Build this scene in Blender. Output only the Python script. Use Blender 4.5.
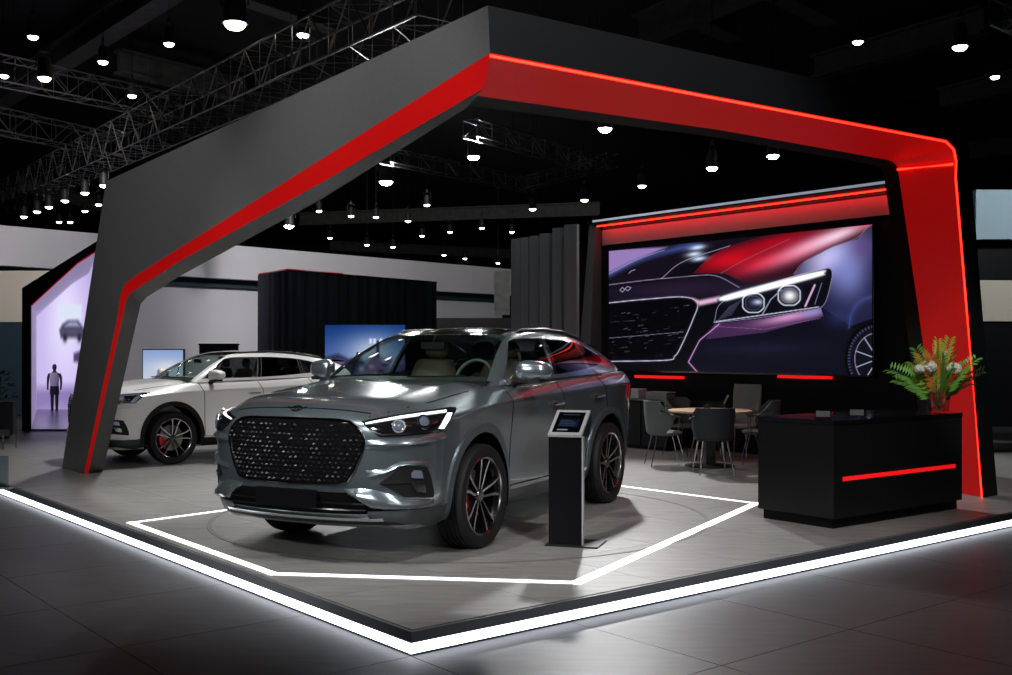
import bpy, bmesh, math, random
import numpy as np
from mathutils import Vector, Matrix
from mathutils.bvhtree import BVHTree
random.seed(7); rng = np.random.default_rng(7)
for o in list(bpy.data.objects): bpy.data.objects.remove(o)
scene = bpy.context.scene
COL = scene.collection
# ------------------------------------------------------------------ camera, world, exposure
F, CX, HY, HC, PZ = 1077.0, 506.0, 350.0, 1.7, 0.14      # focal length (px), principal x, horizon y, eye height, platform height
cam_d = bpy.data.cameras.new('camera'); cam = bpy.data.objects.new('camera', cam_d); COL.objects.link(cam)
cam.location = (0, 0, HC); cam.rotation_euler = (math.pi/2, 0, 0)
cam_d.sensor_width = 36; cam_d.lens = F/1012*36; cam_d.shift_y = (HY-337.5)/1012; cam_d.clip_end = 300; cam_d.clip_start = .05
scene.camera = cam
w = bpy.data.worlds.new('hall_ambient'); scene.world = w; w.use_nodes = True
w.node_tree.nodes['Background'].inputs[0].default_value = (.75, .82, 1, 1)
w.node_tree.nodes['Background'].inputs[1].default_value = .018
vs = scene.view_settings
vs.view_transform = 'Standard'; vs.look = 'None'; vs.gamma = 1; vs.use_curve_mapping = False; vs.exposure = 0.0

# ------------------------------------------------------------------ pixel helpers (a pixel gives a direction only)
def ray(px, py): return Vector(((px-CX)/F, 1, -(py-HY)/F))
def ground(px, py, z=PZ):
    d = F*(HC-z)/(py-HY); return Vector(((px-CX)/F*d, d, z))
def atd(px, py, d): return Vector((0, 0, HC)) + ray(px, py)*d
def atz(px, py, z): return atd(px, py, (z-HC)*F/(HY-py))
def onplane(px, py, P, n):
    r = ray(px, py); o = Vector((0, 0, HC)); return o + r*((Vector(P)-o).dot(n)/r.dot(n))
def pix(P): return CX+F*P[0]/P[1], HY-F*(P[2]-HC)/P[1]
eR = Vector((math.sin(math.radians(51)), math.cos(math.radians(51)), 0))
eL = Vector((-eR.y, eR.x, 0)); UP = Vector((0, 0, 1))

# ------------------------------------------------------------------ materials
M = {}
def mat(name, col, rough=.5, metal=0, emit=None, es=0, coat=0, alpha=None, noise=0, nscale=8, bump=0, spec=.5, stretch=None, ior=None, trans=0):
    m = bpy.data.materials.new(name); m.use_nodes = True; nt = m.node_tree; b = nt.nodes['Principled BSDF']
    c = (*col, 1); b.inputs['Base Color'].default_value = c
    b.inputs['Roughness'].default_value = rough; b.inputs['Metallic'].default_value = metal
    b.inputs['Coat Weight'].default_value = coat; b.inputs['Coat Roughness'].default_value = .04
    b.inputs['Specular IOR Level'].default_value = spec
    if ior: b.inputs['IOR'].default_value = ior
    b.inputs['Transmission Weight'].default_value = trans
    if emit: b.inputs['Emission Color'].default_value = (*emit, 1); b.inputs['Emission Strength'].default_value = es
    if noise or bump:
        tc = nt.nodes.new('ShaderNodeTexCoord'); n = nt.nodes.new('ShaderNodeTexNoise'); n.inputs['Scale'].default_value = nscale; n.inputs['Detail'].default_value = 6
        mp = nt.nodes.new('ShaderNodeMapping'); nt.links.new(tc.outputs['Object'], mp.inputs[0]); nt.links.new(mp.outputs[0], n.inputs['Vector'])
        if stretch: mp.inputs['Scale'].default_value = stretch
        if noise:
            r = nt.nodes.new('ShaderNodeMapRange'); r.inputs['From Min'].default_value = .3; r.inputs['From Max'].default_value = .7
            r.inputs['To Min'].default_value = 1-noise; r.inputs['To Max'].default_value = 1+noise
            nt.links.new(n.outputs['Fac'], r.inputs[0])
            mx = nt.nodes.new('ShaderNodeMix'); mx.data_type = 'RGBA'; mx.blend_type = 'MULTIPLY'; mx.inputs[0].default_value = 1
            mx.inputs[6].default_value = c; nt.links.new(r.outputs[0], mx.inputs[7]); nt.links.new(mx.outputs[2], b.inputs['Base Color'])
        if bump:
            bp = nt.nodes.new('ShaderNodeBump'); bp.inputs['Strength'].default_value = bump; bp.inputs['Distance'].default_value = .01
            nt.links.new(n.outputs['Fac'], bp.inputs['Height']); nt.links.new(bp.outputs[0], b.inputs['Normal'])
    M[name] = m; return m
def glassmat(name, tint, refl=.12, rough=.02):
    m = bpy.data.materials.new(name); m.use_nodes = True; nt = m.node_tree; nt.nodes.clear()
    o = nt.nodes.new('ShaderNodeOutputMaterial'); t = nt.nodes.new('ShaderNodeBsdfTransparent'); t.inputs[0].default_value = (*tint, 1)
    g = nt.nodes.new('ShaderNodeBsdfGlossy'); g.inputs['Roughness'].default_value = rough
    f = nt.nodes.new('ShaderNodeFresnel'); f.inputs[0].default_value = 1.5
    gm = nt.nodes.new('ShaderNodeNewGeometry'); iv = nt.nodes.new('ShaderNodeMath'); iv.operation = 'SUBTRACT'; iv.inputs[0].default_value = 1; nt.links.new(gm.outputs['Backfacing'], iv.inputs[1])
    ml = nt.nodes.new('ShaderNodeMath'); ml.operation = 'MULTIPLY'; nt.links.new(f.outputs[0], ml.inputs[0]); nt.links.new(iv.outputs[0], ml.inputs[1])
    mx = nt.nodes.new('ShaderNodeMixShader'); nt.links.new(ml.outputs[0], mx.inputs[0]); nt.links.new(t.outputs[0], mx.inputs[1]); nt.links.new(g.outputs[0], mx.inputs[2])
    nt.links.new(mx.outputs[0], o.inputs[0]); M[name] = m
def screenmat(name, strength):
    m = bpy.data.materials.new(name); m.use_nodes = True; nt = m.node_tree; nt.nodes.clear()
    o = nt.nodes.new('ShaderNodeOutputMaterial'); e = nt.nodes.new('ShaderNodeEmission'); a = nt.nodes.new('ShaderNodeAttribute'); a.attribute_name = 'picture'
    e.inputs[1].default_value = strength; nt.links.new(a.outputs['Color'], e.inputs[0])
    g = nt.nodes.new('ShaderNodeBsdfGlossy'); g.inputs[0].default_value = (.02, .02, .02, 1); g.inputs['Roughness'].default_value = .25
    ad = nt.nodes.new('ShaderNodeAddShader'); nt.links.new(e.outputs[0], ad.inputs[0]); nt.links.new(g.outputs[0], ad.inputs[1]); nt.links.new(ad.outputs[0], o.inputs[0]); M[name] = m
mat('hall_floor', (.034, .032, .033), .44, noise=.35, nscale=3, stretch=(1, 5, 1), spec=.4, bump=.05)
mat('floor_joint', (.02, .02, .022), .6)
mat('stage_floor', (.205, .2, .188), .46, noise=.22, nscale=2.2, stretch=(1, 6, 1), bump=.03)
mat('stage_joint', (.1, .098, .095), .6)
mat('stage_edge', (.16, .17, .19), .4, metal=.2)
mat('led_white', (.9, .9, .9), .5, emit=(.84, .9, 1), es=3.6)
mat('led_line', (.9, .9, .9), .5, emit=(.95, .97, 1), es=1.6)
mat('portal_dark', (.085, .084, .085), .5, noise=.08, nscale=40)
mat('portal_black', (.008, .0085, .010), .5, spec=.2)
mat('red_panel', (.42, .004, .004), .45, emit=(1, .006, .006), es=.2, spec=.25)  # faint emission stands in for LED light falling on the red lining
mat('red_led', (.9, .1, .05), .4, emit=(1, .022, .010), es=4)
mat('red_slit', (.8, .02, .02), .4, emit=(1, .008, .010), es=.75)
mat('black_wall', (.005, .005, .0065), .5, spec=.15)
mat('black_gloss', (.008, .008, .01), .12, coat=.5)
mat('white_wall', (.62, .6, .63), .8, noise=.04, nscale=.6)
mat('cream_wall', (.6, .54, .44), .8)
mat('teal_dark', (.01, .03, .04), .6)
mat('ceiling_dark', (.012, .012, .013), .8, noise=.5, nscale=.8)
mat('beam_grey', (.075, .073, .07), .6, noise=.3, nscale=4)
mat('truss_metal', (.25, .25, .25), .35, metal=.9)
mat('curtain', (.012, .014, .022), .75)
mat('fin_grey', (.1, .1, .105), .6, noise=.15, nscale=3, stretch=(1, 1, .1))
mat('lamp_black', (.015, .015, .016), .5)
mat('lamp_on', (1, 1, 1), .5, emit=(.95, .97, 1), es=30)
mat('lamp_warm', (1, 1, 1), .5, emit=(1, .9, .76), es=14)
mat('lamp_bright', (1, 1, 1), .5, emit=(.85, .95, 1), es=90)
mat('paint_grey', (.27, .325, .355), .225, metal=.82, coat=1)
mat('paint_white', (.88, .87, .85), .3, metal=.05, coat=1)
mat('clad_grey', (.15, .178, .195), .3, metal=.7)
mat('clad_black', (.008, .008, .009), .5, spec=.25)
mat('stand_black', (.004, .004, .005), .3, spec=.12)
mat('gloss_black', (.006, .006, .007), .08, coat=1)
mat('skirt', (.05, .058, .062), .35, metal=.5)
mat('stud', (.03, .03, .032), .42, metal=1)
mat('well_black', (.003, .003, .003), .9, spec=.08)
mat('chrome', (.6, .62, .64), .18, metal=1)
mat('dark_chrome', (.1, .1, .105), .2, metal=1)
mat('rim_face', (.5, .5, .51), .22, metal=1)
mat('tyre', (.010, .010, .011), .65, spec=.25)
mat('disc', (.3, .3, .3), .35, metal=1)
mat('caliper', (.55, .012, .012), .3, coat=.5)
mat('drl', (1, 1, 1), .4, emit=(.9, .94, 1), es=.95)
mat('lens', (.13, .15, .19), .05, metal=.7, emit=(.6, .75, 1), es=.1)
mat('amber', (.6, .13, .02), .2, emit=(.6, .12, .02), es=.15)
mat('tail_red', (.35, .01, .015), .12, emit=(.6, .01, .01), es=.12, coat=1)
mat('cabin', (.03, .033, .032), .7)
mat('seat_tan', (.065, .045, .03), .6)
mat('wheel_grey', (.05, .06, .055), .5); mat('seat_grey', (.12, .15, .13), .6)
glassmat('windscreen', (.86, .93, .89)); glassmat('side_glass', (.72, .76, .76)); glassmat('tint_glass', (.4, .4, .42)); glassmat('clear_glass', (.9, .93, .93))
glassmat('smoke_glass', (.62, .7, .72))
mat('counter_black', (.011, .011, .012), .42, noise=.1, nscale=30, spec=.3)
mat('silver', (.62, .62, .63), .35, metal=.6)
mat('wood_top', (.42, .29, .18), .4, noise=.2, nscale=6, stretch=(1, 8, 1))
mat('chair_fabric', (.09, .1, .1), .8, noise=.1, nscale=60)
mat('chair_dark', (.014, .017, .02), .7, spec=.3)
mat('chair_light', (.27, .29, .26), .75, noise=.1, nscale=60)
mat('paper', (.5, .52, .5), .6)
mat('leaf', (.13, .36, .05), .5); mat('leaf_light', (.36, .56, .08), .5); mat('leaf_orange', (.6, .22, .04), .5)
mat('petal', (.85, .84, .76), .6, noise=.1, nscale=30)
mat('stem', (.05, .12, .03), .5); glassmat('water', (.8, .9, .82))
mat('skin_grey', (.03, .03, .035), .4); mat('vest_white', (.6, .6, .66), .7); mat('cloth_dark', (.02, .02, .028), .8)
mat('niche', (.5, .42, .62), .6, emit=(.62, .5, .85), es=.35)  # walls glow by emission in place of light inside the niche
mat('niche_floor', (.3, .25, .4), .25)
mat('blue_panel', (.3, .42, .47), .6); mat('skirting', (.25, .25, .25), .6)
screenmat('screen_main', 1.0); screenmat('screen_small', .8); screenmat('poster', 1.15); screenmat('tablet', .5)

# ------------------------------------------------------------------ mesh builder
def basis(d):
    d = Vector(d).normalized(); a = Vector((0, 0, 1)) if abs(d.z) < .95 else Vector((1, 0, 0))
    x = d.cross(a).normalized(); return x, x.cross(d).normalized(), d
class MB:
    def __init__(s): s.v = []; s.f = []
    def box(s, c, size, ax=None):
        c = Vector(c); X, Y, Z = ax if ax else (Vector((1, 0, 0)), Vector((0, 1, 0)), UP); n = len(s.v)
        for dz in (-.5, .5):
            for dx, dy in ((-.5, -.5), (.5, -.5), (.5, .5), (-.5, .5)): s.v.append(c+X*dx*size[0]+Y*dy*size[1]+Z*dz*size[2])
        for q in ((0, 3, 2, 1), (4, 5, 6, 7), (0, 1, 5, 4), (1, 2, 6, 5), (2, 3, 7, 6), (3, 0, 4, 7)): s.f.append([n+i for i in q])
        return s
    def tube(s, pts, r, n=8, cap=True, closed=False):
        pts = [Vector(p) for p in pts]; N = len(pts); b = len(s.v); R = r if isinstance(r, (list, tuple)) else [r]*N; px = None
        for i, p in enumerate(pts):
            d = (pts[(i+1) % N] if (closed or i < N-1) else p)-(pts[i-1] if (closed or i > 0) else p)
            if px is None: x, y, _ = basis(d)
            else:
                x = px-d.normalized()*px.dot(d.normalized()); x.normalize(); y = x.cross(d.normalized()).normalized()*-1; y = d.normalized().cross(x)
            px = x
            for k in range(n): a = 2*math.pi*k/n; s.v.append(p+(x*math.cos(a)+y*math.sin(a))*R[i])
        for i in range(N if closed else N-1):
            j = (i+1) % N
            for k in range(n): s.f.append([b+i*n+k, b+i*n+(k+1) % n, b+j*n+(k+1) % n, b+j*n+k])
        if cap and not closed: s.f.append([b+k for k in range(n)][::-1]); s.f.append([b+(N-1)*n+k for k in range(n)])
        return s
    def lathe(s, prof, n=24, o=(0, 0, 0), ax=(0, 0, 1), cap=True):
        x, y, d = basis(ax); o = Vector(o); b = len(s.v); P = len(prof)
        for k in range(n):
            a = 2*math.pi*k/n
            for r, h in prof: s.v.append(o+(x*math.cos(a)+y*math.sin(a))*r+d*h)
        for k in range(n):
            for i in range(P-1):
                q = (k+1) % n; s.f.append([b+k*P+i, b+q*P+i, b+q*P+i+1, b+k*P+i+1])
        if prof[0] == prof[-1] or not cap: return s
        if prof[0][0] > 1e-5: s.f.append([b+k*P for k in range(n)][::-1])
        if prof[-1][0] > 1e-5: s.f.append([b+k*P+P-1 for k in range(n)])
        return s
    def grid(s, rows, flip=False):
        b = len(s.v); n = len(rows[0])
        for r in rows: s.v += [Vector(p) for p in r]
        for i in range(len(rows)-1):
            for j in range(n-1):
                q = [b+i*n+j, b+i*n+j+1, b+(i+1)*n+j+1, b+(i+1)*n+j]; s.f.append(q[::-1] if flip else q)
        return s
    def prism(s, poly, n):               # closed polygon of 3D points pushed along n
        b = len(s.v); k = len(poly); n = Vector(n)
        s.v += [Vector(p) for p in poly]+[Vector(p)+n for p in poly]
        s.f.append([b+i for i in range(k)][::-1]); s.f.append([b+k+i for i in range(k)])
        for i in range(k): j = (i+1) % k; s.f.append([b+i, b+j, b+k+j, b+k+i])
        return s
    def slab(s, rows, off):              # curved sheet with thickness along -off (rows of (point, normal))
        A = [[p+nm*off[0] for p, nm in r] for r in rows]; B = [[p+nm*off[1] for p, nm in r] for r in rows]
        s.grid(A); s.grid(B, True)
        e = lambda G: G[0]+[r[-1] for r in G[1:]]+G[-1][::-1][1:]+[r[0] for r in G[::-1][1:-1]]
        a, b2 = e(A), e(B); a.append(a[0]); b2.append(b2[0]); s.grid([b2, a]); return s
    def mesh(s, name):
        me = bpy.data.meshes.new(name); me.from_pydata([tuple(v) for v in s.v], [], s.f); me.update(); return me
def finish(me, m, smooth=True, angle=35, fix=True):
    if fix:
        bm = bmesh.new(); bm.from_mesh(me); bmesh.ops.remove_doubles(bm, verts=bm.verts, dist=1e-5); bmesh.ops.recalc_face_normals(bm, faces=bm.faces); bm.to_mesh(me); bm.free()
    if m: me.materials.clear(); me.materials.append(M[m] if isinstance(m, str) else m)
    if smooth: me.polygons.foreach_set('use_smooth', [True]*len(me.polygons)); me.set_sharp_from_angle(angle=math.radians(angle))
def link(name, me, parent=None, loc=None):
    o = bpy.data.objects.new(name, me); COL.objects.link(o)
    if parent: o.parent = parent
    if loc is not None: o.location = loc
    return o
def obj(name, mb, m, parent=None, smooth=True, angle=35, fix=True, loc=None):
    me = mb if isinstance(mb, bpy.types.Mesh) else mb.mesh(name); finish(me, m, smooth, angle, fix); return link(name, me, parent, loc)
def tag(o, label=None, cat=None, group=None, kind=None):
    for k, v in (('label', label), ('category', cat), ('group', group), ('kind', kind)):
        if v: o[k] = v
    return o
def empty(name, loc=(0, 0, 0), rz=0, label=None, cat=None, group=None, kind=None):
    o = bpy.data.objects.new(name, None); COL.objects.link(o); o.location = loc; o.rotation_euler = (0, 0, rz); o.empty_display_size = .1
    return tag(o, label, cat, group, kind)
def kids(o): return [c for c in bpy.data.objects if c.parent == o]
def copy_tree(o, parent=None, mp=None):
    c = o.copy(); COL.objects.link(c); c.parent = parent
    for ch in mp[o]: copy_tree(ch, c, mp)
    return c
def childmap():
    mp = {o: [] for o in bpy.data.objects}
    for o in bpy.data.objects:
        if o.parent: mp[o.parent].append(o)
    return mp
def struct(name, mb, m, label, parent=None, smooth=False):
    o = obj(name, mb, m, parent, smooth)
    if not parent: tag(o, label, None, None, 'structure')
    return o
def lamp(name, loc, target, energy, size=.15, angle=60, col=(1, 1, 1), blend=.6, parent=None):
    l = bpy.data.lights.new(name, 'SPOT'); l.energy = energy; l.spot_size = math.radians(angle); l.spot_blend = blend; l.shadow_soft_size = size; l.color = col
    o = bpy.data.objects.new(name, l); COL.objects.link(o)
    d = Vector(target)-Vector(loc); o.rotation_euler = d.to_track_quat('-Z', 'Y').to_euler()
    if parent: o.parent = parent; o.location = Vector(loc)-parent.location
    else: o.location = loc
    return o
# ------------------------------------------------------------------ the hall shell
K = ground(411, 631); K.z = 0
def uv(u, v, z=0): return K+eR*u+eL*v+UP*z
fl = struct('floor', MB().box((0, 25, -.06), (120, 130, .08)), 'floor_joint', 'dark polished hall floor around the stand')
TS = 1.2; tm = None
for a in range(-8, 9):
    for b in range(-8, 9):
        if a >= 0 and b >= 0: continue
        c = uv((a+.5)*TS, (b+.5)*TS)
        if c.y < 4.2: continue
        x, y = pix(c)
        if not (-140 < x < 1150 and y > 478): continue
        if tm is None:
            tm = MB().box((0, 0, -.012), (TS-.006, TS-.006, .024), (eR, eL, UP)).mesh('floor_tile'); finish(tm, 'hall_floor', False)
        link('floor_tile', tm, fl, c)
far = MB()
far.box(uv(-34, 11), (48, 80, .024), (eR, eL, UP)); struct('floor_left', far, 'hall_floor', 'dark polished hall floor beyond the tiles')
bpy.data.objects['floor_left'].location.z = -.014
ce = struct('ceiling', MB().box((0, 30, 10.1), (130, 130, .2)), 'ceiling_dark', 'black hall ceiling')
struct('wall_far', MB().box((0, 85, 5), (150, .4, 10)), 'black_wall', 'black far wall of the hall')
# ------------------------------------------------------------------ stage
st = empty('floor_stage', uv(0, 0), 0, 'low grey exhibition platform with a glowing white edge strip', None, None, 'structure')
def rel(mb, root):
    for i, v in enumerate(mb.v): mb.v[i] = v-root.location
    return mb
SU, SV = 15.0, 17.5
obj('stage_base', rel(MB().box(uv(SU/2+.05, SV/2+.05, .005), (SU, SV, .01), (eR, eL, UP)), st), 'black_wall', st, False)
obj('stage_deck', rel(MB().box(uv(SU/2, SV/2, .1025), (SU, SV, .063), (eR, eL, UP)), st), 'stage_edge', st, False)
obj('light_strip', rel(MB().box(uv(.008, SV/2, .041), (.012, SV, .06), (eR, eL, UP)), st), 'led_white', st, False)
obj('light_strip', rel(MB().box(uv(SU/2, .008, .041), (SU, .012, .06), (eR, eL, UP)), st), 'led_white', st, False)
obj('stage_joints', rel(MB().box(uv(SU/2+.03, SV/2+.03, .1355), (SU-.1, SV-.1, .003), (eR, eL, UP)), st), 'stage_joint', st, False)
PT = 1.0; pm = MB().box((0, 0, 0), (PT-.004, PT-.004, .005), (eR, eL, UP)).mesh('floor_panel'); finish(pm, 'stage_floor', False)
for a in range(15):
    for b in range(17):
        if a > 11 and b > 5: continue
        link('floor_panel', pm, st, (uv(.02+(a+.5)*PT, .02+(b+.5)*PT, PZ-.0025)-st.location))
# light lines let into the deck
def strip_line(name, p, q, wd, label):
    d = (q-p).normalized(); n = Vector((-d.y, d.x, 0)); c = (p+q)/2
    o = obj(name, MB().box((0, 0, 0), ((q-p).length+wd, wd, .006), (d, n, UP)), 'led_line', None, False, loc=(c.x, c.y, PZ+.003))
    tag(o, label, 'floor light', 'light lines around the car')
g = lambda x, y: ground(x, y)
def cross2(p, q, r, s):
    d, e = q-p, s-r; t = ((r.x-p.x)*e.y-(r.y-p.y)*e.x)/(d.x*e.y-d.y*e.x); return p+d*t
Pl, Pf, Pr, Pb = g(131, 523), g(273, 574), g(577, 583), g(756, 503.5)
Px = cross2(Pl, g(240, 508.5), Pb, g(635, 488))
for p, q, wd, lb in ((Pl, Pf, .065, 'white light line in the deck running along the stage edge past the grey grille'), (Pf, Pr, .065, 'white light line in the deck across in front of the info stand'),
                     (Pr, Pb, .085, 'broad white light line in the deck leading to the black counter'), (Pb, Px, .04, 'thin white light line in the deck behind the rear wheel of the grey car'), (Px, Pl, .045, 'thin white light line in the deck behind the grey car towards the white car')):
    strip_line('floor_light_line', p, q, wd, lb)
# ------------------------------------------------------------------ portal
C0 = Vector((-.117, 7.0, 0)); FTL = Vector((-5.88, 14.27, 0)); FTR = Vector((5.29, 11.59, 0))
dL = (FTL-C0).normalized(); dR = (FTR-C0).normalized()
nL = Vector((dL.y, -dL.x, 0)); nR = Vector((-dR.y, dR.x, 0))          # inward normals (away from the camera)
po = empty('portal_frame', (FTL.x, FTL.y, PZ), 0, 'huge dark angular portal with slanted legs and red lit lining', 'portal')
def pl(pts, n, off): return [onplane(x, y, C0+n*off, n) for x, y in pts]
def setz(P, z): return Vector((P.x, P.y, z))
def portal_arm(name, outer, A, B, C, n, d, offB, offC, mBC, cornerB, cornerC, mAB='red_panel'):
    # outer, A, B, C run from the foot to the hanging corner
    O_ = pl(outer, n, 0); A_ = pl(A, n, 0); B_ = pl(B, n, offB); C_ = pl(C, n, offC)
    for L in (O_, A_, B_, C_): L[0].z = PZ+.001
    B_[-1], C_[-1] = cornerB, cornerC
    ob = [p+n*offC for p in O_]; ob[-1] = setz(cornerC, O_[-1].z)
    body = MB(); k = len(A_)
    def near(L, m):                       # resample a polyline to m points by arc length
        s = [0]
        for i in range(1, len(L)): s.append(s[-1]+(L[i]-L[i-1]).length)
        r = []
        for t in np.linspace(0, s[-1], m):
            i = max(1, min(len(L)-1, int(np.searchsorted(s, t)))); f = (t-s[i-1])/(s[i]-s[i-1]); r.append(L[i-1].lerp(L[i], f))
        return r
    fb = body; fb.f.append(list(range(len(O_)+len(A_)))); fb.v += O_+A_[::-1]
    b = len(fb.v); fb.v += ob+C_[::-1]; fb.f.append(list(range(b, b+len(ob)+len(C_)))[::-1])
    fb.grid([ob, O_]); fb.grid([[A_[0], B_[0], C_[0]], [O_[0], (O_[0]+ob[0])/2, ob[0]]])
    fb.grid([[O_[-1], ob[-1]], [A_[-1], C_[-1]]])
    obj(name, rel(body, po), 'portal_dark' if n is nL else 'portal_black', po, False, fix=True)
    obj('red_lining', rel(MB().grid([A_, B_]), po), mAB, po, True, 30)
    if mBC: obj('inner_lining', rel(MB().grid([B_, C_]), po), mBC, po, True, 30)
    return O_, A_, B_, C_
I_ = C0+nL*.30+nR*.62
outerL = [(62, 467), (106, 181.3), (488, 5.3)]
A_L = [(84, 473), (117, 320), (120.5, 296), (125, 284), (135, 276), (180, 247.7), (320, 160), (490, 53)]
B_L = [(88, 474), (122, 320), (126, 300), (130.5, 293), (138, 288), (180, 261), (320, 183.5), (490, 87)]
C_L = [(103, 473), (137, 320), (139, 312), (140.7, 304), (147, 297), (180, 276), (320, 200), (492, 92)]
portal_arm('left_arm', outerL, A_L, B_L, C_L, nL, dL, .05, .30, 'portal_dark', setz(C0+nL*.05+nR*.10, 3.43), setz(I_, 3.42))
outerR = [(997.6, 494), (973, 197), (966, 124), (950, 108.5), (488, 5.3)]
A_R = [(983, 494), (967, 299), (957, 178), (957.5, 160), (955, 148), (947, 140), (720, 97), (490, 53)]
B_R = [(943, 490), (917, 300), (899, 176), (897, 166), (893, 162), (886, 159.5), (720, 130), (490, 87)]
C_R = [(930, 488), (902, 300), (884, 176), (882, 170), (879, 167), (874, 165), (715, 137), (490, 90)]
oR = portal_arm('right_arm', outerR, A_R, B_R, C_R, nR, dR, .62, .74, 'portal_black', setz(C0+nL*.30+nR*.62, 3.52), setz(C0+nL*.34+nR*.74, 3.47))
AR = [p-nR*.0+nR*.02 for p in oR[1]]
led_ = MB().tube([p.lerp(q, .02)+Vector((0, 0, -.012)) for p, q in zip(oR[1], oR[2])], .010, 6)
obj('red_light_strip', rel(led_, po), 'red_led', po)
q1, q2 = oR[1][3], oR[2][3]
obj('red_light_strip', rel(MB().tube([q1.lerp(q2, .04)+Vector((-.02, 0, -.04)), q1.lerp(q2, .96)+Vector((-.02, 0, -.04))], .014, 6), po), 'red_led', po)

# ------------------------------------------------------------------ car
FL_, RL_ = Vector((-.173, 8.485)), Vector((1.06, 10.98))
hd = (FL_-RL_).normalized(); lf = Vector((-hd.y, hd.x)); CC = (FL_+RL_)/2-lf*.97
CAR_RZ = math.atan2(hd.y, hd.x)
def cl(P): d = Vector((P[0], P[1]))-CC; return Vector((d.dot(hd), d.dot(lf), P[2]-PZ))
CAM_L = cl((0, 0, HC))
def cray(px, py): r = ray(px, py); q = Vector((r.x, r.y)); return Vector((q.dot(hd), q.dot(lf), r.z)).normalized()
def lattice(P, NI, NJ, NK, bottom=False):
    V = {}; vs_ = []; fs = []
    def vid(i, j, k):
        key = (i, j, k)
        if key not in V:
            p = P(i, abs(j), k); V[key] = len(vs_); vs_.append((p[0], -p[1] if j < 0 else p[1], p[2]))
        return V[key]
    for k in range(NK):
        for j in range(-NJ, NJ):
            fs.append([vid(0, j, k), vid(0, j+1, k), vid(0, j+1, k+1), vid(0, j, k+1)])
            fs.append([vid(NI, j, k), vid(NI, j, k+1), vid(NI, j+1, k+1), vid(NI, j+1, k)])
        for i in range(NI):
            fs.append([vid(i, NJ, k), vid(i+1, NJ, k), vid(i+1, NJ, k+1), vid(i, NJ, k+1)])
            fs.append([vid(i, -NJ, k), vid(i, -NJ, k+1), vid(i+1, -NJ, k+1), vid(i+1, -NJ, k)])
    for i in range(NI):
        for j in range(-NJ, NJ):
            fs.append([vid(i, j, NK), vid(i, j+1, NK), vid(i+1, j+1, NK), vid(i+1, j, NK)])
            if bottom: fs.append([vid(i, j, 0), vid(i+1, j, 0), vid(i+1, j+1, 0), vid(i, j+1, 0)])
    return vs_, fs, V
def evaluate(me, mods):
    o = bpy.data.objects.new('tmp', me); COL.objects.link(o); tmp = [o]
    for kind, kw in mods:
        m = o.modifiers.new(kind, kind)
        for k, v in kw.items():
            if k == 'object_mesh':
                b = bpy.data.objects.new('tmpb', v); COL.objects.link(b); tmp.append(b); m.object = b
            else: setattr(m, k, v)
    dg = bpy.context.evaluated_depsgraph_get(); r = bpy.data.meshes.new_from_object(o.evaluated_get(dg))
    for t in tmp: bpy.data.objects.remove(t)
    return r
def fixn(me):
    bm = bmesh.new(); bm.from_mesh(me); bmesh.ops.recalc_face_normals(bm, faces=bm.faces); bm.to_mesh(me); bm.free(); return me
def ip(x, xs, ys): return float(np.interp(x, xs[::-1], ys[::-1])) if xs[0] > xs[-1] else float(np.interp(x, xs, ys))
XS = [2.28, 2.10, 1.90, 1.64, 1.39, 1.14, .88, .3, -.35, -.9, -1.16, -1.41, -1.66, -1.9, -2.06, -2.19]
ETA = [0, .30, .56, .76, .91, 1.0]
XF = [2.61, 2.597, 2.56, 2.505, 2.42, 2.28]; XR = [-2.36, -2.355, -2.345, -2.32, -2.27, -2.19]
RK = [-.12, -.05, .005, .0, -.005, -.015, -.04, -.10]; RKR = [.08, .01, -.03, -.02, .0, .02, .05, .09]
KX = [2.4, 1.9, 1.39, 1.0, .3, -.4, -1.39, -1.9, -2.2]
ZT = [1.085, 1.155, 1.225, 1.275, 1.30, 1.315, 1.345, 1.345, 1.33]
ZS = [1.0, 1.075, 1.115, 1.135, 1.15, 1.165, 1.20, 1.21, 1.20]
WL = [.84, .925, .945, .95, .962, .985, .945, .895]
WX = ([2.28, 2.10, 1.90, 1.5, .8, -.9, -1.5, -1.9, -2.06, -2.19], [.975, 1.0, 1.005, 1.005, .985, .985, 1.01, .99, .97, .93])
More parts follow.
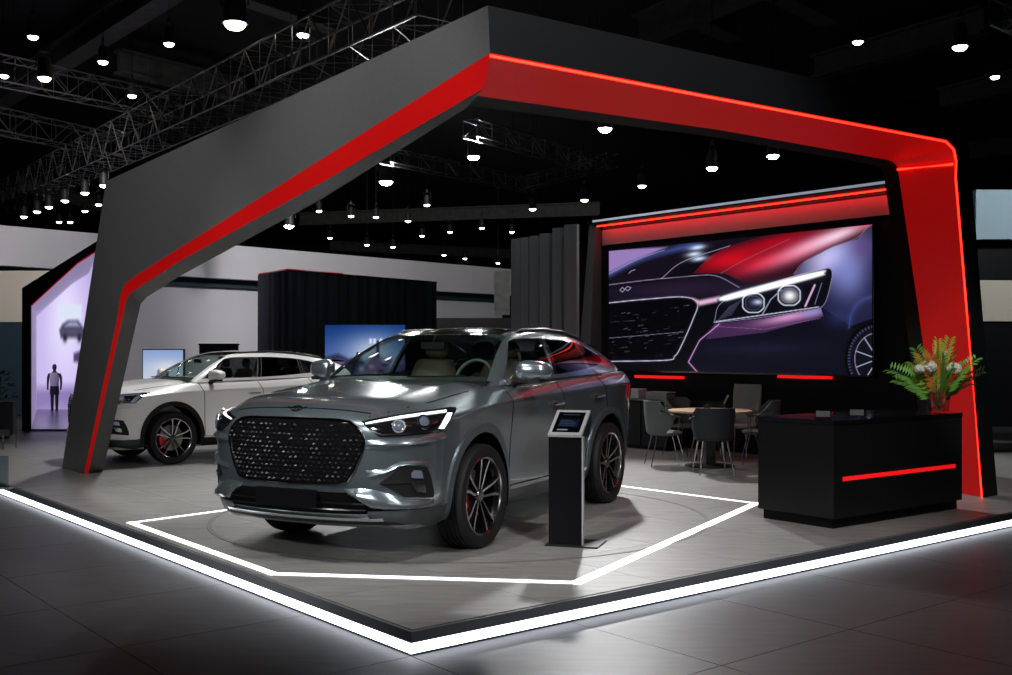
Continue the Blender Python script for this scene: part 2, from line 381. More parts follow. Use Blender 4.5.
def body_P(i, j, k):
    x = XS[i]; zt = ip(x, KX, ZT); zs = ip(x, KX, ZS)
    fz = 1 if i == 0 and j < 4 else 0; zl = [.25+.055*fz, .34+.03*fz, .53, .76, .95 if x < 1.9 else .92, zs, zs+(zt-zs)*.55, zt]
    z = zl[k]; wk = WL[k]
    if k >= 6 and x > .9: wk -= .03*(k-5)*min(1, (x-.9)/.6)
    if k in (2, 3) and abs(x) < .9: wk -= .022           # hollowed door flank
    W = wk*ip(x, *WX)
    if j == 5 and 0 < i < 15: return (x, W, z)
    if i == 0 or i == 15:
        xp = (XF if i == 0 else XR)[j]; rk = (RK if i == 0 else RKR)[k]
        x = xp+rk*(1 if j < 4 else (.8 if j == 4 else .45))
        if k == 7: z += (.035 if i == 0 else .02)*[1, .95, .8, .55, .25, 0][j]
        return (x, ETA[j]*W, z)
    bow = XF if i < 8 else XR; e = 0 if i < 8 else -1
    wv = max(.12, 1-.17*i) if i < 8 else max(.1, 1-.25*(15-i))
    xx = x+(bow[j]-bow[5])*wv
    if k == 0: return (xx, ETA[j]*W, z)
    if x > .95:
        zc = ip(x, [2.5, 2.1, 1.39, 1.0], [1.14, 1.215, 1.30, 1.345])
        return (xx, ETA[j]*W, zt+(zc-zt)*[1, .98, .93, .78, .3, 0][j])
    dip = .13 if .8 > x > -1.95 else .02
    return (xx, ETA[j]*W, zt-dip*[1, 1, 1, 1, .7, 0][j])
def cyl(x, z, r, y0, y1, n=40):
    return fixn(MB().lathe([(r, y0), (r, y1)], n, (x, 0, z), (0, 1, 0)).mesh('cut'))
WZ, WR = .4105, .41; FWX, RWX = 1.39, -1.41
def build_car():
    P = []                                  # (name, mesh, material key, parent name or None)
    def add(name, mb, mk, parent=None, angle=35, fix=True):
        me = mb if isinstance(mb, bpy.types.Mesh) else mb.mesh(name); finish(me, None, True, angle, fix); P.append((name, me, mk, parent)); return me
    vs_, fs, V = lattice(body_P, 15, 5, 7, True)
    me = bpy.data.meshes.new('body'); me.from_pydata(vs_, [], fs); me.update(); fixn(me)
    at = me.attributes.new('crease_edge', 'FLOAT', 'EDGE')
    inv = {v: k for k, v in V.items()}
    for e in me.edges:
        a, b = inv[e.vertices[0]], inv[e.vertices[1]]
        c = 0
        if a[2] == b[2] == 5 and abs(a[1]) == abs(b[1]) == 5: c = .55
        if a[0] == b[0] == 0 and a[2] == b[2] == 7: c = .3
        if a[2] == b[2] == 7 and abs(a[1]) == abs(b[1]) == 3 and a[1] == b[1] and max(a[0], b[0]) < 7: c = .35
        at.data[e.index].value = c
    sub = evaluate(me, [('SUBSURF', dict(levels=3, render_levels=3))])
    full = BVHTree.FromPolygons([v.co for v in sub.vertices], [p.vertices for p in sub.polygons])
    mods = [('BOOLEAN', dict(object_mesh=cyl(x, WZ+.02, .485, y0, y1), operation='DIFFERENCE', solver='EXACT')) for x in (FWX, RWX) for y0, y1 in ((.55, 1.4), (-1.4, -.55))]
    mods = [mods[0], mods[1], mods[2], mods[3]]
    bod = evaluate(sub, mods); add('body', bod, 'paint', None, 32, False)
    # wheel wells
    for x in (FWX, RWX):
        for s in (1, -1):
            rows = [[Vector((x+r*math.cos(t), y*s, max(.27, WZ+.02+r*math.sin(t)))) for r, y in ((.01, .54), (.25, .54), (.481, .54), (.481, .95))] for t in np.linspace(-.32, math.pi+.32, 30)]
            add('wheel_well', MB().grid(rows), 'well_black')
    T = full
    def cast(o, d):
        p, nm, _, _ = T.ray_cast(Vector(o), Vector(d))
        if p is None:
            p, nm, _, _ = T.find_nearest(Vector(o)+Vector(d)*(Vector((1.9, .8, .8))-Vector(o)).dot(Vector(d)))
        return p, (nm if nm.dot(Vector(d)) < 0 else -nm)
    def cols(L, n, m):                       # [(h, lo, hi)] -> n+1 columns of m+1 samples
        h = [c[0] for c in L]; out = []
        hs = sorted(set(list(np.linspace(h[0], h[-1], n+1))+h))
        for x in hs:
            lo = float(np.interp(x, h, [c[1] for c in L])); hi = float(np.interp(x, h, [c[2] for c in L]))
            out.append([(x, lo+(hi-lo)*k/m) for k in range(m+1)])
        return out
    def fpatch(L, off, n=24, m=8): return MB().slab([[cast((4, y, z), (-1, 0, 0)) for y, z in c] for c in cols(L, n, m)], off)
    def spatch(L, off, n=24, m=3, s=1): return MB().slab([[cast((x, 3*s, z), (0, -s, 0)) for x, z in c] for c in cols(L, n, m)], off)
    def cpatch(L, off, n=20, m=6): return [[cast(CAM_L, cray(x, y)) for x, y in c] for c in cols(L, n, m)]
    def both(name, rows, off, mk, parent=None):
        add(name, MB().slab(rows, off), mk, parent)
        add(name, MB().slab([[(Vector((p.x, -p.y, p.z)), Vector((q.x, -q.y, q.z))) for p, q in r] for r in rows], off), mk, parent)
    # grille
    sym = lambda R: [(-a, b, c) for a, b, c in R[::-1] if a > 0]+R
    GR = sym([(0, .60, 1.06), (.40, .605, 1.055), (.485, .625, 1.045), (.535, .70, 1.02), (.58, .80, .98), (.605, .89, .91)])
    add('grille', fpatch(GR, (.006, -.02), 40, 14), 'gloss_black')
    outl = [(a, c) for a, b, c in GR]+[(a, b) for a, b, c in GR[::-1]]
    pts = []
    for y, z in outl:
        p, nm = cast((4, y, z), (-1, 0, 0)); pts.append(p+nm*.006)
    add('grille_frame', MB().tube(pts, .011, 6, closed=True), 'dark_chrome', 'grille')
    stud = MB(); r2 = random.Random(3)
    for a in range(13):
        z = .625+a*.0325
        for b in range(-14, 15):
            y = b*.044+(.022 if a % 2 else 0)
            lo = np.interp(y, [c[0] for c in GR], [c[1] for c in GR]); hi = np.interp(y, [c[0] for c in GR], [c[2] for c in GR])
            if not (abs(y) < .61 and lo+.018 < z < hi-.018): continue
            p, nm = cast((4, y, z), (-1, 0, 0)); n0 = len(stud.v); t = Vector((0, 1, 0)); e = .017; q = r2.uniform(-.006, .006)
            stud.v += [p+nm*.006+t*e, p+nm*.006+UP*.011, p+nm*.006-t*e, p+nm*.006-UP*.011, p+nm*.02+t*q+UP*q]
            stud.f += [[n0, n0+1, n0+4], [n0+1, n0+2, n0+4], [n0+2, n0+3, n0+4], [n0+3, n0, n0+4]]
    me2 = add('grille_studs', stud, 'stud', 'grille', 5)
    # number plate, lower intake, chrome lip, valance
    add('lower_intake', fpatch(sym([(0, .385, .545), (.56, .39, .545), (.66, .395, .46), (.74, .39, .41)]), (.006, -.02), 30, 5), 'well_black')
    for z in (.42, .465): add('intake_slat', fpatch(sym([(0, z, z+.012), (.6, z, z+.012)]), (.016, -.01), 24, 1), 'gloss_black', 'lower_intake')
    add('number_plate', MB().box((2.632, 0, .50), (.022, .54, .125)), 'gloss_black')
    add('chrome_lip', fpatch(sym([(0, .345, .366), (.6, .345, .366), (.7, .348, .368)]), (.018, -.02), 36, 2), 'chrome')
    both('front_skirt', cpatch([(368, 515.5, 511), (385, 520, 510.5), (403, 522.5, 510), (425, 524, 508), (442, 524, 504.5), (449, 523, 501)], 0, 18, 4), (.012, -.02), 'skirt')
    add('valance', fpatch(sym([(0, .308, .346), (.6, .308, .346), (.9, .312, .366)]), (.008, -.02), 30, 2), 'clad_black')
    # headlights
    HLc = [(362, 422.2, 421.4), (369.6, 430.4, 420.1), (380, 437, 418), (399, 436.3, 415), (426, 433.8, 411), (443.7, 429.7, 408.4), (451, 420, 407.6), (456, 410, 407.6)]
    both('headlight', cpatch(HLc, 0), (.006, -.02), 'gloss_black')
    both('running_light', cpatch([(366, 424.8, 423.4), (400, 419.2, 417), (446, 412.8, 410.8)], 0, 20, 2), (.012, .004), 'drl', 'headlight')
    both('running_light', [[cast(CAM_L, cray(447.5+dx-(y-413)*.62, y)) for y in np.linspace(414, 428.5, 7)] for dx in np.linspace(0, 5, 4)], (.012, .004), 'drl', 'headlight')
    both('chrome_trim', cpatch([(372, 431.5, 430), (382, 435.6, 434.2), (410, 434.4, 433), (438, 431, 429.8)], 0, 16, 1), (.009, .004), 'chrome', 'headlight')
    for cx_, cy_, r in ((423.5, 422.3, .052), (398.5, 426.3, .046)):
        p, nm = cast(CAM_L, cray(cx_, cy_))
        for s in (1, -1):
            q = Vector((p.x, p.y*s, p.z)); nn = Vector((nm.x, nm.y*s, nm.z*.3)).normalized()
            add('lamp_ring', MB().lathe([(r, 0), (r+.006, .008), (r+.003, .014), (r-.008, .014), (r-.01, .004)], 20, q, nn, False), 'chrome', 'headlight')
            add('lamp_lens', MB().lathe([(r-.01, .003), (r*.7, .012), (r*.35, .018), (0.0, .02)], 16, q, nn), 'lens', 'headlight')
    # sculpted ledges on the bumper corners
    def ledge(L, offs, n=20):
        C_ = cols(L, n, len(offs)-1); A_ = [[cast(CAM_L, cray(x, y)) for x, y in c] for c in C_]
        for s in (1, -1):
            top = [[Vector((p.x, p.y*s, p.z))+Vector((q.x, q.y*s, q.z))*o*math.sin(math.pi*min(1, max(.0, (i+.0)/(len(A_)-1))))**.4 for (p, q), o in zip(r, offs)] for i, r in enumerate(A_)]
            add('bumper_ledge', MB().grid(top, s < 0), 'paint', None, 20)
    ledge([(362, 440, 449), (380, 439, 448), (400, 438.5, 446.5), (420, 437, 444.5), (446, 431.5, 438.5)], (-.004, .010, .022, .03, .026, -.004))
    ledge([(366, 470, 478), (385, 468.5, 474.5), (400, 461.5, 466.5), (415, 460, 465.6), (428, 461, 466)], (-.004, .008, .02, .026, -.004))
    ledge([(344, 489, 492), (358, 488, 500.5), (372, 488.5, 509.5), (388, 493, 510), (403, 498, 509.5), (420, 498.5, 507), (434, 498.5, 504)], (-.004, .015, .032, .045, .05, .035, -.004))
    # fog lamp pocket
    both('fog_pocket', cpatch([(380, 484, 482.6), (392, 490, 474), (400, 495, 467), (404, 497, 466.4), (427, 497.6, 467), (431, 497.6, 478), (433.5, 497, 490)], 0), (.005, -.02), 'clad_black')
    both('fog_lamp', cpatch([(411, 477.5, 473), (414, 478, 470), (420, 478, 470.4), (421.6, 478, 477)], 0, 6, 3), (.02, .004), 'lens', 'fog_pocket')
    both('fog_lamp', cpatch([(411, 484, 482), (415, 491, 483), (422.5, 492, 484), (424, 492, 486)], 0, 6, 3), (.02, .004), 'chrome', 'fog_pocket')
    both('bumper_trim', cpatch([(381, 484.3, 483.1), (400, 484, 482.6), (413, 483, 481.4)], 0, 10, 1), (.014, .003), 'chrome', 'fog_pocket')
    # sides
    for s in (1, -1):
        for nm_, cx_, a0, a1 in (('arch_cladding', FWX, -14, 196), ('arch_cladding', RWX, -16, 194)):
            rows = []
            for a in np.linspace(math.radians(a0), math.radians(a1), 33):
                r = []
                for rad in (.484, .505, .53, .555):
                    x, z = cx_+rad*math.cos(a), max(.26, WZ+.02+rad*math.sin(a)); r.append(cast((x, 3*s, z), (0, -s, 0)))
                rows.append(r)
            add(nm_, MB().slab(rows, (.014, -.03)), 'clad')
        add('sill', spatch([(-.86, .27, .40), (.86, .27, .40)], (.016, -.02), 20, 3, s), 'clad')
        add('sill_trim', spatch([(-.84, .395, .425), (.84, .395, .425)], (.02, -.02), 20, 1, s), 'chrome')
        def seam(pts, wd=.005):
            r = []
            for (x, z), (x2, z2) in zip(pts[:-1], pts[1:]):
                for t in np.linspace(0, 1, 9)[:-1]: r.append((x+(x2-x)*t, z+(z2-z)*t))
            r.append(pts[-1]); rows = []
            for i, (x, z) in enumerate(r):
                a, b = r[max(0, i-1)], r[min(len(r)-1, i+1)]; d = Vector((b[0]-a[0], b[1]-a[1])).normalized()
                rows.append([cast((x+d.y*wd*q, 3*s, z-d.x*wd*q), (0, -s, 0)) for q in (-1, 1)])
            add('door_seam', MB().slab(rows, (.0015, -.01)), 'well_black')
        seam([(.93, 1.26), (.86, 1.10), (.84, .9), (.82, .42)]); seam([(-.13, 1.29), (-.22, 1.12), (-.24, .9), (-.2, .43)])
        seam([(-1.12, 1.31), (-1.26, 1.16), (-1.33, .98)]); seam([(-.83, .43), (-.84, .55), (-.9, .68)])
        for hx, hz in ((-.06, 1.07), (-1.07, 1.10)):
            c, q = cast((hx, 3*s, hz), (0, -s, 0))
            add('door_handle', MB().tube([c+Vector((.12, -.005*s, 0)), c+Vector((.10, .028*s, .004)), c+Vector((0, .038*s, .006)), c+Vector((-.10, .028*s, .004)), c+Vector((-.12, -.005*s, 0))], [.012, .015, .016, .015, .012], 8), 'chrome')
        # mirror
        mc = Vector((.70, 1.09*s, 1.385)); rows = []
        for a in np.linspace(-math.pi/2, math.pi/2, 9):
            rows.append([])
            for b in np.linspace(0, 2*math.pi, 17):
                f = lambda t, e: math.copysign(abs(t)**e, t)
                rows[-1].append(mc+Vector((.085*f(math.cos(a), .6)*f(math.cos(b), .7)-.02*(0), .135*f(math.sin(a), .75)*s, (.085-.02*math.sin(a))*f(math.cos(a), .6)*f(math.sin(b), .7)))+Vector((-.05*math.sin(a), 0, 0)))
        add('mirror', MB().grid(rows), 'paint', None, 50)
        add('mirror_base', MB().box(mc+Vector((.0, -.03*s, -.082)), (.13, .2, .03)).tube([mc+Vector((.0, -.08*s, -.085)), mc+Vector((.02, -.20*s, -.125))], [.03, .045], 8), 'clad_black', 'mirror')
        add('mirror_glass', MB().box(mc+Vector((-.088, .01*s, .0)), (.008, .19, .11)), 'chrome', 'mirror')
        # tail lamp
        rows = [[cast((-4 if k < 5 else -2.2, y*s, z), (1, 0, 0)) if k < 5 else cast((y, 3*s, z), (0, -s, 0)) for z in (1.06, 1.11, 1.16, 1.19)] for k, y in enumerate((.45, .6, .72, .8, .85, -2.12, -2.0, -1.9))]
        add('tail_lamp', MB().slab(rows, (.008, -.02)), 'tail_red')
        # hood shut line
        r = []
        for x, y in ((2.46, .60), (2.36, .70), (2.2, .765), (1.95, .80), (1.5, .815), (1.15, .835)):
            r.append([cast((x, (y+q)*s, 3), (0, 0, -1)) for q in (-.004, .004)])
        add('hood_seam', MB().slab(r, (.001, -.008)), 'well_black')
    r = [[cast((xx, y, 3), (0, 0, -1)) for xx in (2.50-.18*y*y-.004, 2.50-.18*y*y+.004)] for y in np.linspace(-.6, .6, 25)]
    add('hood_seam', MB().slab(r, (.001, -.008)), 'well_black')
    # emblem: a small winged bar
    p = cast(CAM_L, cray(299, 408.5))[0]; p, nm = cast((p.x, 0, 3), (0, 0, -1)); tz = Vector((0, 1, 0)); tu = nm.cross(tz).normalized(); tu = tu if tu.z > 0 else -tu; e = MB()
    if True:
        c = p+nm*.004
        e.tube([c+tz*(.045*math.cos(t))+tu*(.026*math.sin(t)) for t in np.linspace(0, 2*math.pi, 17)[:-1]], .004, 5, closed=True)
        for s in (1, -1): e.tube([c+tz*.04*s, c+tz*.085*s+tu*.012], .006, 5); e.tube([c+tz*.012*s-tu*.024, c+tz*.012*s+tu*.024], .004, 5)
    add('emblem', e, 'well_black')
    # ---------------- greenhouse
    BX = [1.03, .75, .35, -.1, -.6, -1.1, -1.55, -1.9, -2.14]; RXX = [.34, .17, -.05, -.35, -.75, -1.15, -1.5, -1.77, -1.98]
    RZ_ = [1.66, 1.705, 1.728, 1.735, 1.722, 1.69, 1.64, 1.585, 1.54]; RY = [.655, .668, .678, .682, .678, .668, .65, .63, .60]
    BY = [.90, .905, .905, .905, .905, .90, .885, .86, .80]; TT = [0, .34, .7, 1.0]; EG = [0, .36, .66, .88, 1.0]
    def gh(i, j, k):
        bx, by, bz = BX[i], BY[i], 1.262+.012*i; t = TT[k]
        if j == 4 and 0 < i < 8:
            return (bx+(RXX[i]-bx)*t, by+(RY[i]-by)*t+.035*math.sin(math.pi*t), bz+(RZ_[i]-bz)*t)
        e = 1-EG[j]**2
        if i == 0: bow = .17-.05*t
        elif i == 8: bow = -.14+.06*t
        else: bow = ip(i, [0, 1, 2, 6, 7, 8], [.12, .08, .04, -.02, -.05, -.08])
        zt = bz+(RZ_[i]-bz)*t; cr = .045*(1 if k == 3 else t)
        if i == 0: zt += .04*e*(1-t)
        y = EG[j]*(by+(RY[i]-by)*t+.035*math.sin(math.pi*t))
        return (bx+(RXX[i]-bx)*t+bow*e+(.05*math.sin(math.pi*t) if i == 0 else 0), y, zt+cr*e)
    vs_, fs, V = lattice(gh, 8, 4, 3)
    me = bpy.data.meshes.new('gh'); me.from_pydata(vs_, [], fs); me.update(); fixn(me)
    shell = evaluate(me, [('SUBSURF', dict(levels=3, render_levels=3)), ('SOLIDIFY', dict(thickness=.028, offset=-1))])
    def xz(poly): return fixn(MB().prism([(x, -1.5, z) for x, z in poly], (0, 3, 0)).mesh('c'))
    W1 = xz([(.86, 1.325), (.70, 1.43), (.53, 1.545), (.37, 1.635), (.27, 1.66), (.1, 1.665), (-.245, 1.668), (-.15, 1.335)])
    W2 = xz([(-.215, 1.337), (-.31, 1.668), (-.6, 1.662), (-.9, 1.645), (-1.02, 1.633), (-1.02, 1.38), (-.6, 1.352)])
    W3 = xz([(-1.06, 1.385), (-1.06, 1.628), (-1.25, 1.597), (-1.45, 1.545), (-1.58, 1.49), (-1.57, 1.455), (-1.42, 1.415), (-1.25, 1.395)])
    def xprism(poly, x0, x1): return fixn(MB().prism([(x0, y, z) for y, z in poly], (x1-x0, 0, 0)).mesh('c'))
    WS = xprism([(-.80, 1.30), (.80, 1.30), (.755, 1.42), (.605, 1.70), (-.605, 1.70), (-.755, 1.42)], .30, 1.6)
    WB = xprism([(-.68, 1.36), (.68, 1.36), (.56, 1.55), (-.56, 1.55)], -3, -1.85)
    RP = fixn(MB().prism([(.295, -.56, 1.5), (.295, .56, 1.5), (-1.55, .55, 1.5), (-1.55, -.55, 1.5)], (0, 0, .5)).mesh('c'))
    HP = xprism([(-.57, 1.7015), (.57, 1.7015), (.57, 1.80), (-.57, 1.80)], .2965, .6)
    PB = xz([(-.152, 1.336), (-.2465, 1.667), (-.3085, 1.667), (-.213, 1.338)]); PC = xz([(-1.0215, 1.381), (-1.0215, 1.632), (-1.0585, 1.627), (-1.0585, 1.386)])
    cuts = [W1, W2, W3, WS, WB, RP, PB, PC, HP]
    fr = evaluate(shell, [('BOOLEAN', dict(object_mesh=c, operation='DIFFERENCE', solver='EXACT')) for c in cuts])
    add('cabin_frame', fr, 'paint', None, 32, False)
    def pane(c, name, mk, split=True):
        p = evaluate(shell, [('BOOLEAN', dict(object_mesh=c, operation='INTERSECT', solver='EXACT'))])
        if not split: add(name, p, mk, None, 32, False); return
        for s in (1, -1):
            bm = bmesh.new(); bm.from_mesh(p); bmesh.ops.delete(bm, geom=[v for v in bm.verts if v.co.y*s < 0], context='VERTS')
            q = bpy.data.meshes.new(name); bm.to_mesh(q); bm.free(); add(name, q, mk, None, 32, False)
    pane(W1, 'side_window', 'side_glass'); pane(W2, 'side_window', 'tint_glass'); pane(W3, 'quarter_window', 'tint_glass')
    pane(PB, 'window_pillar', 'gloss_black'); pane(PC, 'window_pillar', 'gloss_black')
    pane(WS, 'windscreen', 'windscreen', False); pane(WB, 'rear_window', 'tint_glass', False); pane(RP, 'roof_glass', 'gloss_black', False); pane(HP, 'roof_header', 'gloss_black', False)
    for s in (1, -1):
        add('roof_rail', MB().tube([(.15, .60*s, 1.702), (.0, .625*s, 1.738), (-.5, .635*s, 1.757), (-1.0, .62*s, 1.733), (-1.45, .59*s, 1.678), (-1.6, .58*s, 1.645)], .016, 8), 'clad_black')
        add('window_pillar', MB().tube([(.50, .895*s, 1.33), (.48, .835*s, 1.54)], .014, 6), 'clad_black')
    add('spoiler', MB().prism([(-1.85, -.56, 1.60), (-2.12, -.54, 1.575), (-2.12, .54, 1.575), (-1.85, .56, 1.60)], (0, 0, .022)), 'gloss_black')
    add('windscreen_cowl', MB().grid([[(x0+.17*(1-(y/.86)**2), y, z) for y in np.linspace(-.84, .84, 17)] for x0, z in ((1.10, 1.272), (1.06, 1.30), (1.0, 1.305))]), 'clad_black')
    for y0 in (.1, -.55):
        add('wiper', MB().tube([(1.13, y0, 1.335), (1.03, y0+.5, 1.345)], .008, 5), 'clad_black')
    # ---------------- cabin
    add('dashboard', MB().prism([(1.0, -.78, 1.20), (1.0, -.78, 1.30), (.75, -.78, 1.33), (.62, -.78, 1.29), (.6, -.78, 1.2)], (0, 1.56, 0)), 'cabin')
    add('steering_wheel', MB().tube([Vector((.46, .38, 1.30))+Vector((-.08*math.sin(t)*.9, .18*math.cos(t), .17*math.sin(t))) for t in np.linspace(0, 2*math.pi, 25)[:-1]], .015, 6, closed=True).tube([(.62, .38, 1.24), (.47, .38, 1.30)], .03, 8).box((.465, .38, 1.30), (.03, .3, .03)), 'wheel_grey')
    def seat(x, y, wd, mk):
        r = []
        for z, a, b in ((1.0, .20, .12), (1.15, .24, .13), (1.35, .24, .12), (1.46, .20, .09), (1.475, .12, .05)):
            r.append([Vector((x-(z-1.0)*.28, y, z))+Vector((b*math.cos(t), wd*a*math.sin(t), 0)) for t in np.linspace(0, 2*math.pi, 17)])
        sm = MB().grid(r); c = Vector((x-.16, y, 1.565)); h = []
        for a in np.linspace(-math.pi/2, math.pi/2, 7): h.append([c+Vector((.055*math.cos(a)*math.cos(t), .135*math.copysign(abs(math.cos(a))**.6, 1)*math.sin(t), .085*math.sin(a))) for t in np.linspace(0, 2*math.pi, 13)])
        add('car_seat', sm, mk); add('headrest', MB().grid(h).tube([(x-.145, y-.05, 1.44), (x-.155, y-.05, 1.53)], .008, 5).tube([(x-.145, y+.05, 1.44), (x-.155, y+.05, 1.53)], .008, 5), mk, 'car_seat')
    seat(-.05, .38, 1, 'seat_tan'); seat(-.05, -.38, 1, 'seat_tan'); seat(-1.0, .36, 1.4, 'cabin'); seat(-1.0, -.36, 1.4, 'cabin')
    add('interior_mirror', MB().box((.52, 0, 1.60), (.03, .24, .06)).tube([(.53, 0, 1.62), (.48, 0, 1.69)], .01, 6), 'clad_black')
    return P
# wheel: tyre as the part, the rest under it; built around y axis with outer side +y, origin at hub
def build_wheel():
    W = []
    tp = [(.300, -.10), (.315, -.118), (.36, -.125), (.392, -.12), (.405, -.10)]
    for y in (-.07, -.03, .01, .05):
        tp += [(.41, y-.012), (.41, y+.010), (.402, y+.012), (.402, y+.018)]
    tp += [(.41, .075), (.405, .10), (.392, .12), (.36, .125), (.318, .118), (.302, .10), (.300, -.10)]
    W.append(('wheel', MB().lathe(tp, 80, (0, 0, 0), (0, 1, 0)), 'tyre'))
    W.append(('rim', MB().lathe([(.298, -.10), (.302, .10), (.312, .113), (.306, .118), (.294, .11), (.285, .06), (.28, -.08), (.298, -.10)], 48, (0, 0, 0), (0, 1, 0)), 'rim_face'))
    W.append(('rim_barrel', MB().lathe([(.281, .05), (.275, -.075), (.10, -.085), (0.0, -.085)], 40, (0, 0, 0), (0, 1, 0), False), 'well_black'))
    W.append(('brake_disc', MB().lathe([(.20, -.02), (.20, .0), (.08, .005), (0., .01)], 32, (0, 0, 0), (0, 1, 0)), 'disc'))
    cal = []
    for t in np.linspace(math.radians(-42), math.radians(18), 8): cal.append([Vector((r*math.cos(t), y, r*math.sin(t))) for r, y in ((.13, .03), (.15, .045), (.215, .045), (.225, .03), (.225, -.03))])
    W.append(('brake_caliper', MB().grid(cal), 'caliper'))
    W.append(('hub', MB().lathe([(.062, .0), (.062, .06), (.045, .082), (0., .084)], 20, (0, 0, 0), (0, 1, 0)), 'dark_chrome'))
    for k in range(5):
        a0 = 2*math.pi*k/5+math.pi/2+.15
        for s in (1, -1):
            m = MB(); rows = []
            for q in np.linspace(0, 1, 6):
                r = .05+(.29-.05)*q; a = a0+s*(.42*(1-q)**2*.6+.11+.13*q**1.5); hw = .0095-.002*q+.003*q*q; y = .072+.03*q
                c = Vector((r*math.cos(a), y, r*math.sin(a))); t = Vector((-math.sin(a), 0, math.cos(a)))
                rows.append([c-t*hw*1.5-Vector((0, .045, 0)), c-t*hw, c+t*hw, c+t*hw*1.5-Vector((0, .045, 0))])
            m.grid([[r[1], r[2]] for r in rows]); W.append(('spoke', m, 'rim_face'))
            n_ = MB().grid([[r[0], r[1]+Vector((0, -.001, 0))] for r in rows]).grid([[r[2]+Vector((0, -.001, 0)), r[3]] for r in rows]); W.append(('spoke_flank', n_, 'gloss_black'))
    return [(n, finish_(m, n), k) for n, m, k in W]
def finish_(mb, n): me = mb.mesh(n); finish(me, None, True, 40); return me
CARP = build_car(); WHP = build_wheel()
def place_car(name, label, loc, rz, scale, mm, used=[0]):
    root = empty(name, loc, rz, label, 'car'); root.scale = scale
    last = {}; first = not used[0]; used[0] = 1
    mats = {}
    for n, me, mk, par in CARP:
        m = me if first else me.copy(); m.materials.clear(); m.materials.append(M[mm.get(mk, mk)])
        o = link(n, m, last.get(par, root)); last[n] = o
        if n == 'headlight': o['label'] = 'dark glass headlight with bright white running light'
        if n == 'grille_studs': o['kind'] = 'stuff'
    for x in (FWX, RWX):
        for s in (1, -1):
            wo = None
            for n, me, mk in WHP:
                if not me.materials: me.materials.append(M[mk])
                o = link(n, me, wo or root)
                if wo is None:
                    wo = o; o.location = (x, .86*s, WZ); o.rotation_euler = (0, random.uniform(0, 1.2) if not (x > 0 and s > 0) else 0, 0 if s > 0 else math.pi)
    return root
place_car('suv', 'metallic grey sport utility car with a black studded grille inside the white light lines', (CC.x, CC.y, PZ), CAR_RZ, (1, 1, 1), dict(paint='paint_grey', clad='clad_grey'))
TH = math.radians(40); wh = Vector((-math.cos(TH), -math.sin(TH), 0)); wl = Vector((-wh.y, wh.x, 0))
SC = (.83, .88, .875); fw = ground(174, 464.5)
wc = fw-wh*(FWX*SC[0])-wl*(.97*SC[1])
place_car('suv', 'white sport utility car behind the grey one, partly hidden by the slanted dark portal leg', (wc.x, wc.y, PZ), math.atan2(wh.y, wh.x), SC, dict(paint='paint_white', clad='clad_black', drl='lens', caliper='disc'))
# faint turntable ring under the grey car
tt = obj('turntable_ring', MB().lathe([(2.27, 0), (2.27, .003), (2.31, .003), (2.31, 0), (2.27, 0)], 96), mat('ring_grey', (.14, .138, .13), .5), None, False, loc=(CC.x, CC.y, PZ+.0005))
tag(tt, 'thin dark turntable ring on the deck under the grey car', 'ring')

# ------------------------------------------------------------------ picture painting (flat prints on screens)
class Canvas:
    def __init__(s, X, Y): s.X, s.Y = X, Y; s.c = np.zeros(X.shape+(3,))
    def mix(s, a, col): a = np.clip(a, 0, 1)[..., None]; s.c = s.c*(1-a)+np.array(col)*a
    def add(s, a, col): s.c = s.c+np.clip(a, 0, None)[..., None]*np.array(col)
    def seg(s, pts):
        d = np.full(s.X.shape, 1e9)
        for (ax, ay), (bx, by) in zip(pts[:-1], pts[1:]):
            L = (bx-ax)**2+(by-ay)**2+1e-9; t = np.clip(((s.X-ax)*(bx-ax)+(s.Y-ay)*(by-ay))/L, 0, 1)
            d = np.minimum(d, np.hypot(s.X-ax-t*(bx-ax), s.Y-ay-t*(by-ay)))
        return d
    def line(s, pts, w, col, glow=0, ga=.3):
        d = s.seg(pts)
        if glow: s.add(ga*np.exp(-(d/glow)**2), col)
        s.mix(np.clip(w/2+1-d, 0, 1), col)
    def inside(s, poly):
        r = np.zeros(s.X.shape, bool); n = len(poly)
        for i in range(n):
            (ax, ay), (bx, by) = poly[i], poly[(i+1) % n]
            c = ((ay > s.Y) != (by > s.Y)) & (s.X < (bx-ax)*(s.Y-ay)/((by-ay) or 1e-9)+ax); r ^= c
        return r
    def poly(s, pts, col, soft=1, a=1):
        d = s.seg(pts+[pts[0]]); m = s.inside(pts); s.mix(a*np.clip(np.where(m, .5+d/(2*soft), .5-d/(2*soft)), 0, 1), col)
    def blob(s, x, y, rx, ry, col, a=1, rot=0, mask=None):
        c, q = math.cos(rot), math.sin(rot); dx, dy = s.X-x, s.Y-y
        e = np.exp(-(((dx*c+dy*q)/rx)**2+((-dx*q+dy*c)/ry)**2))*a
        s.mix(e if mask is None else e*mask, col)
def lin(c): c = np.asarray(c, float)/255; return np.where(c < .04, c/12.92, ((c+.055)/1.055)**2.4)
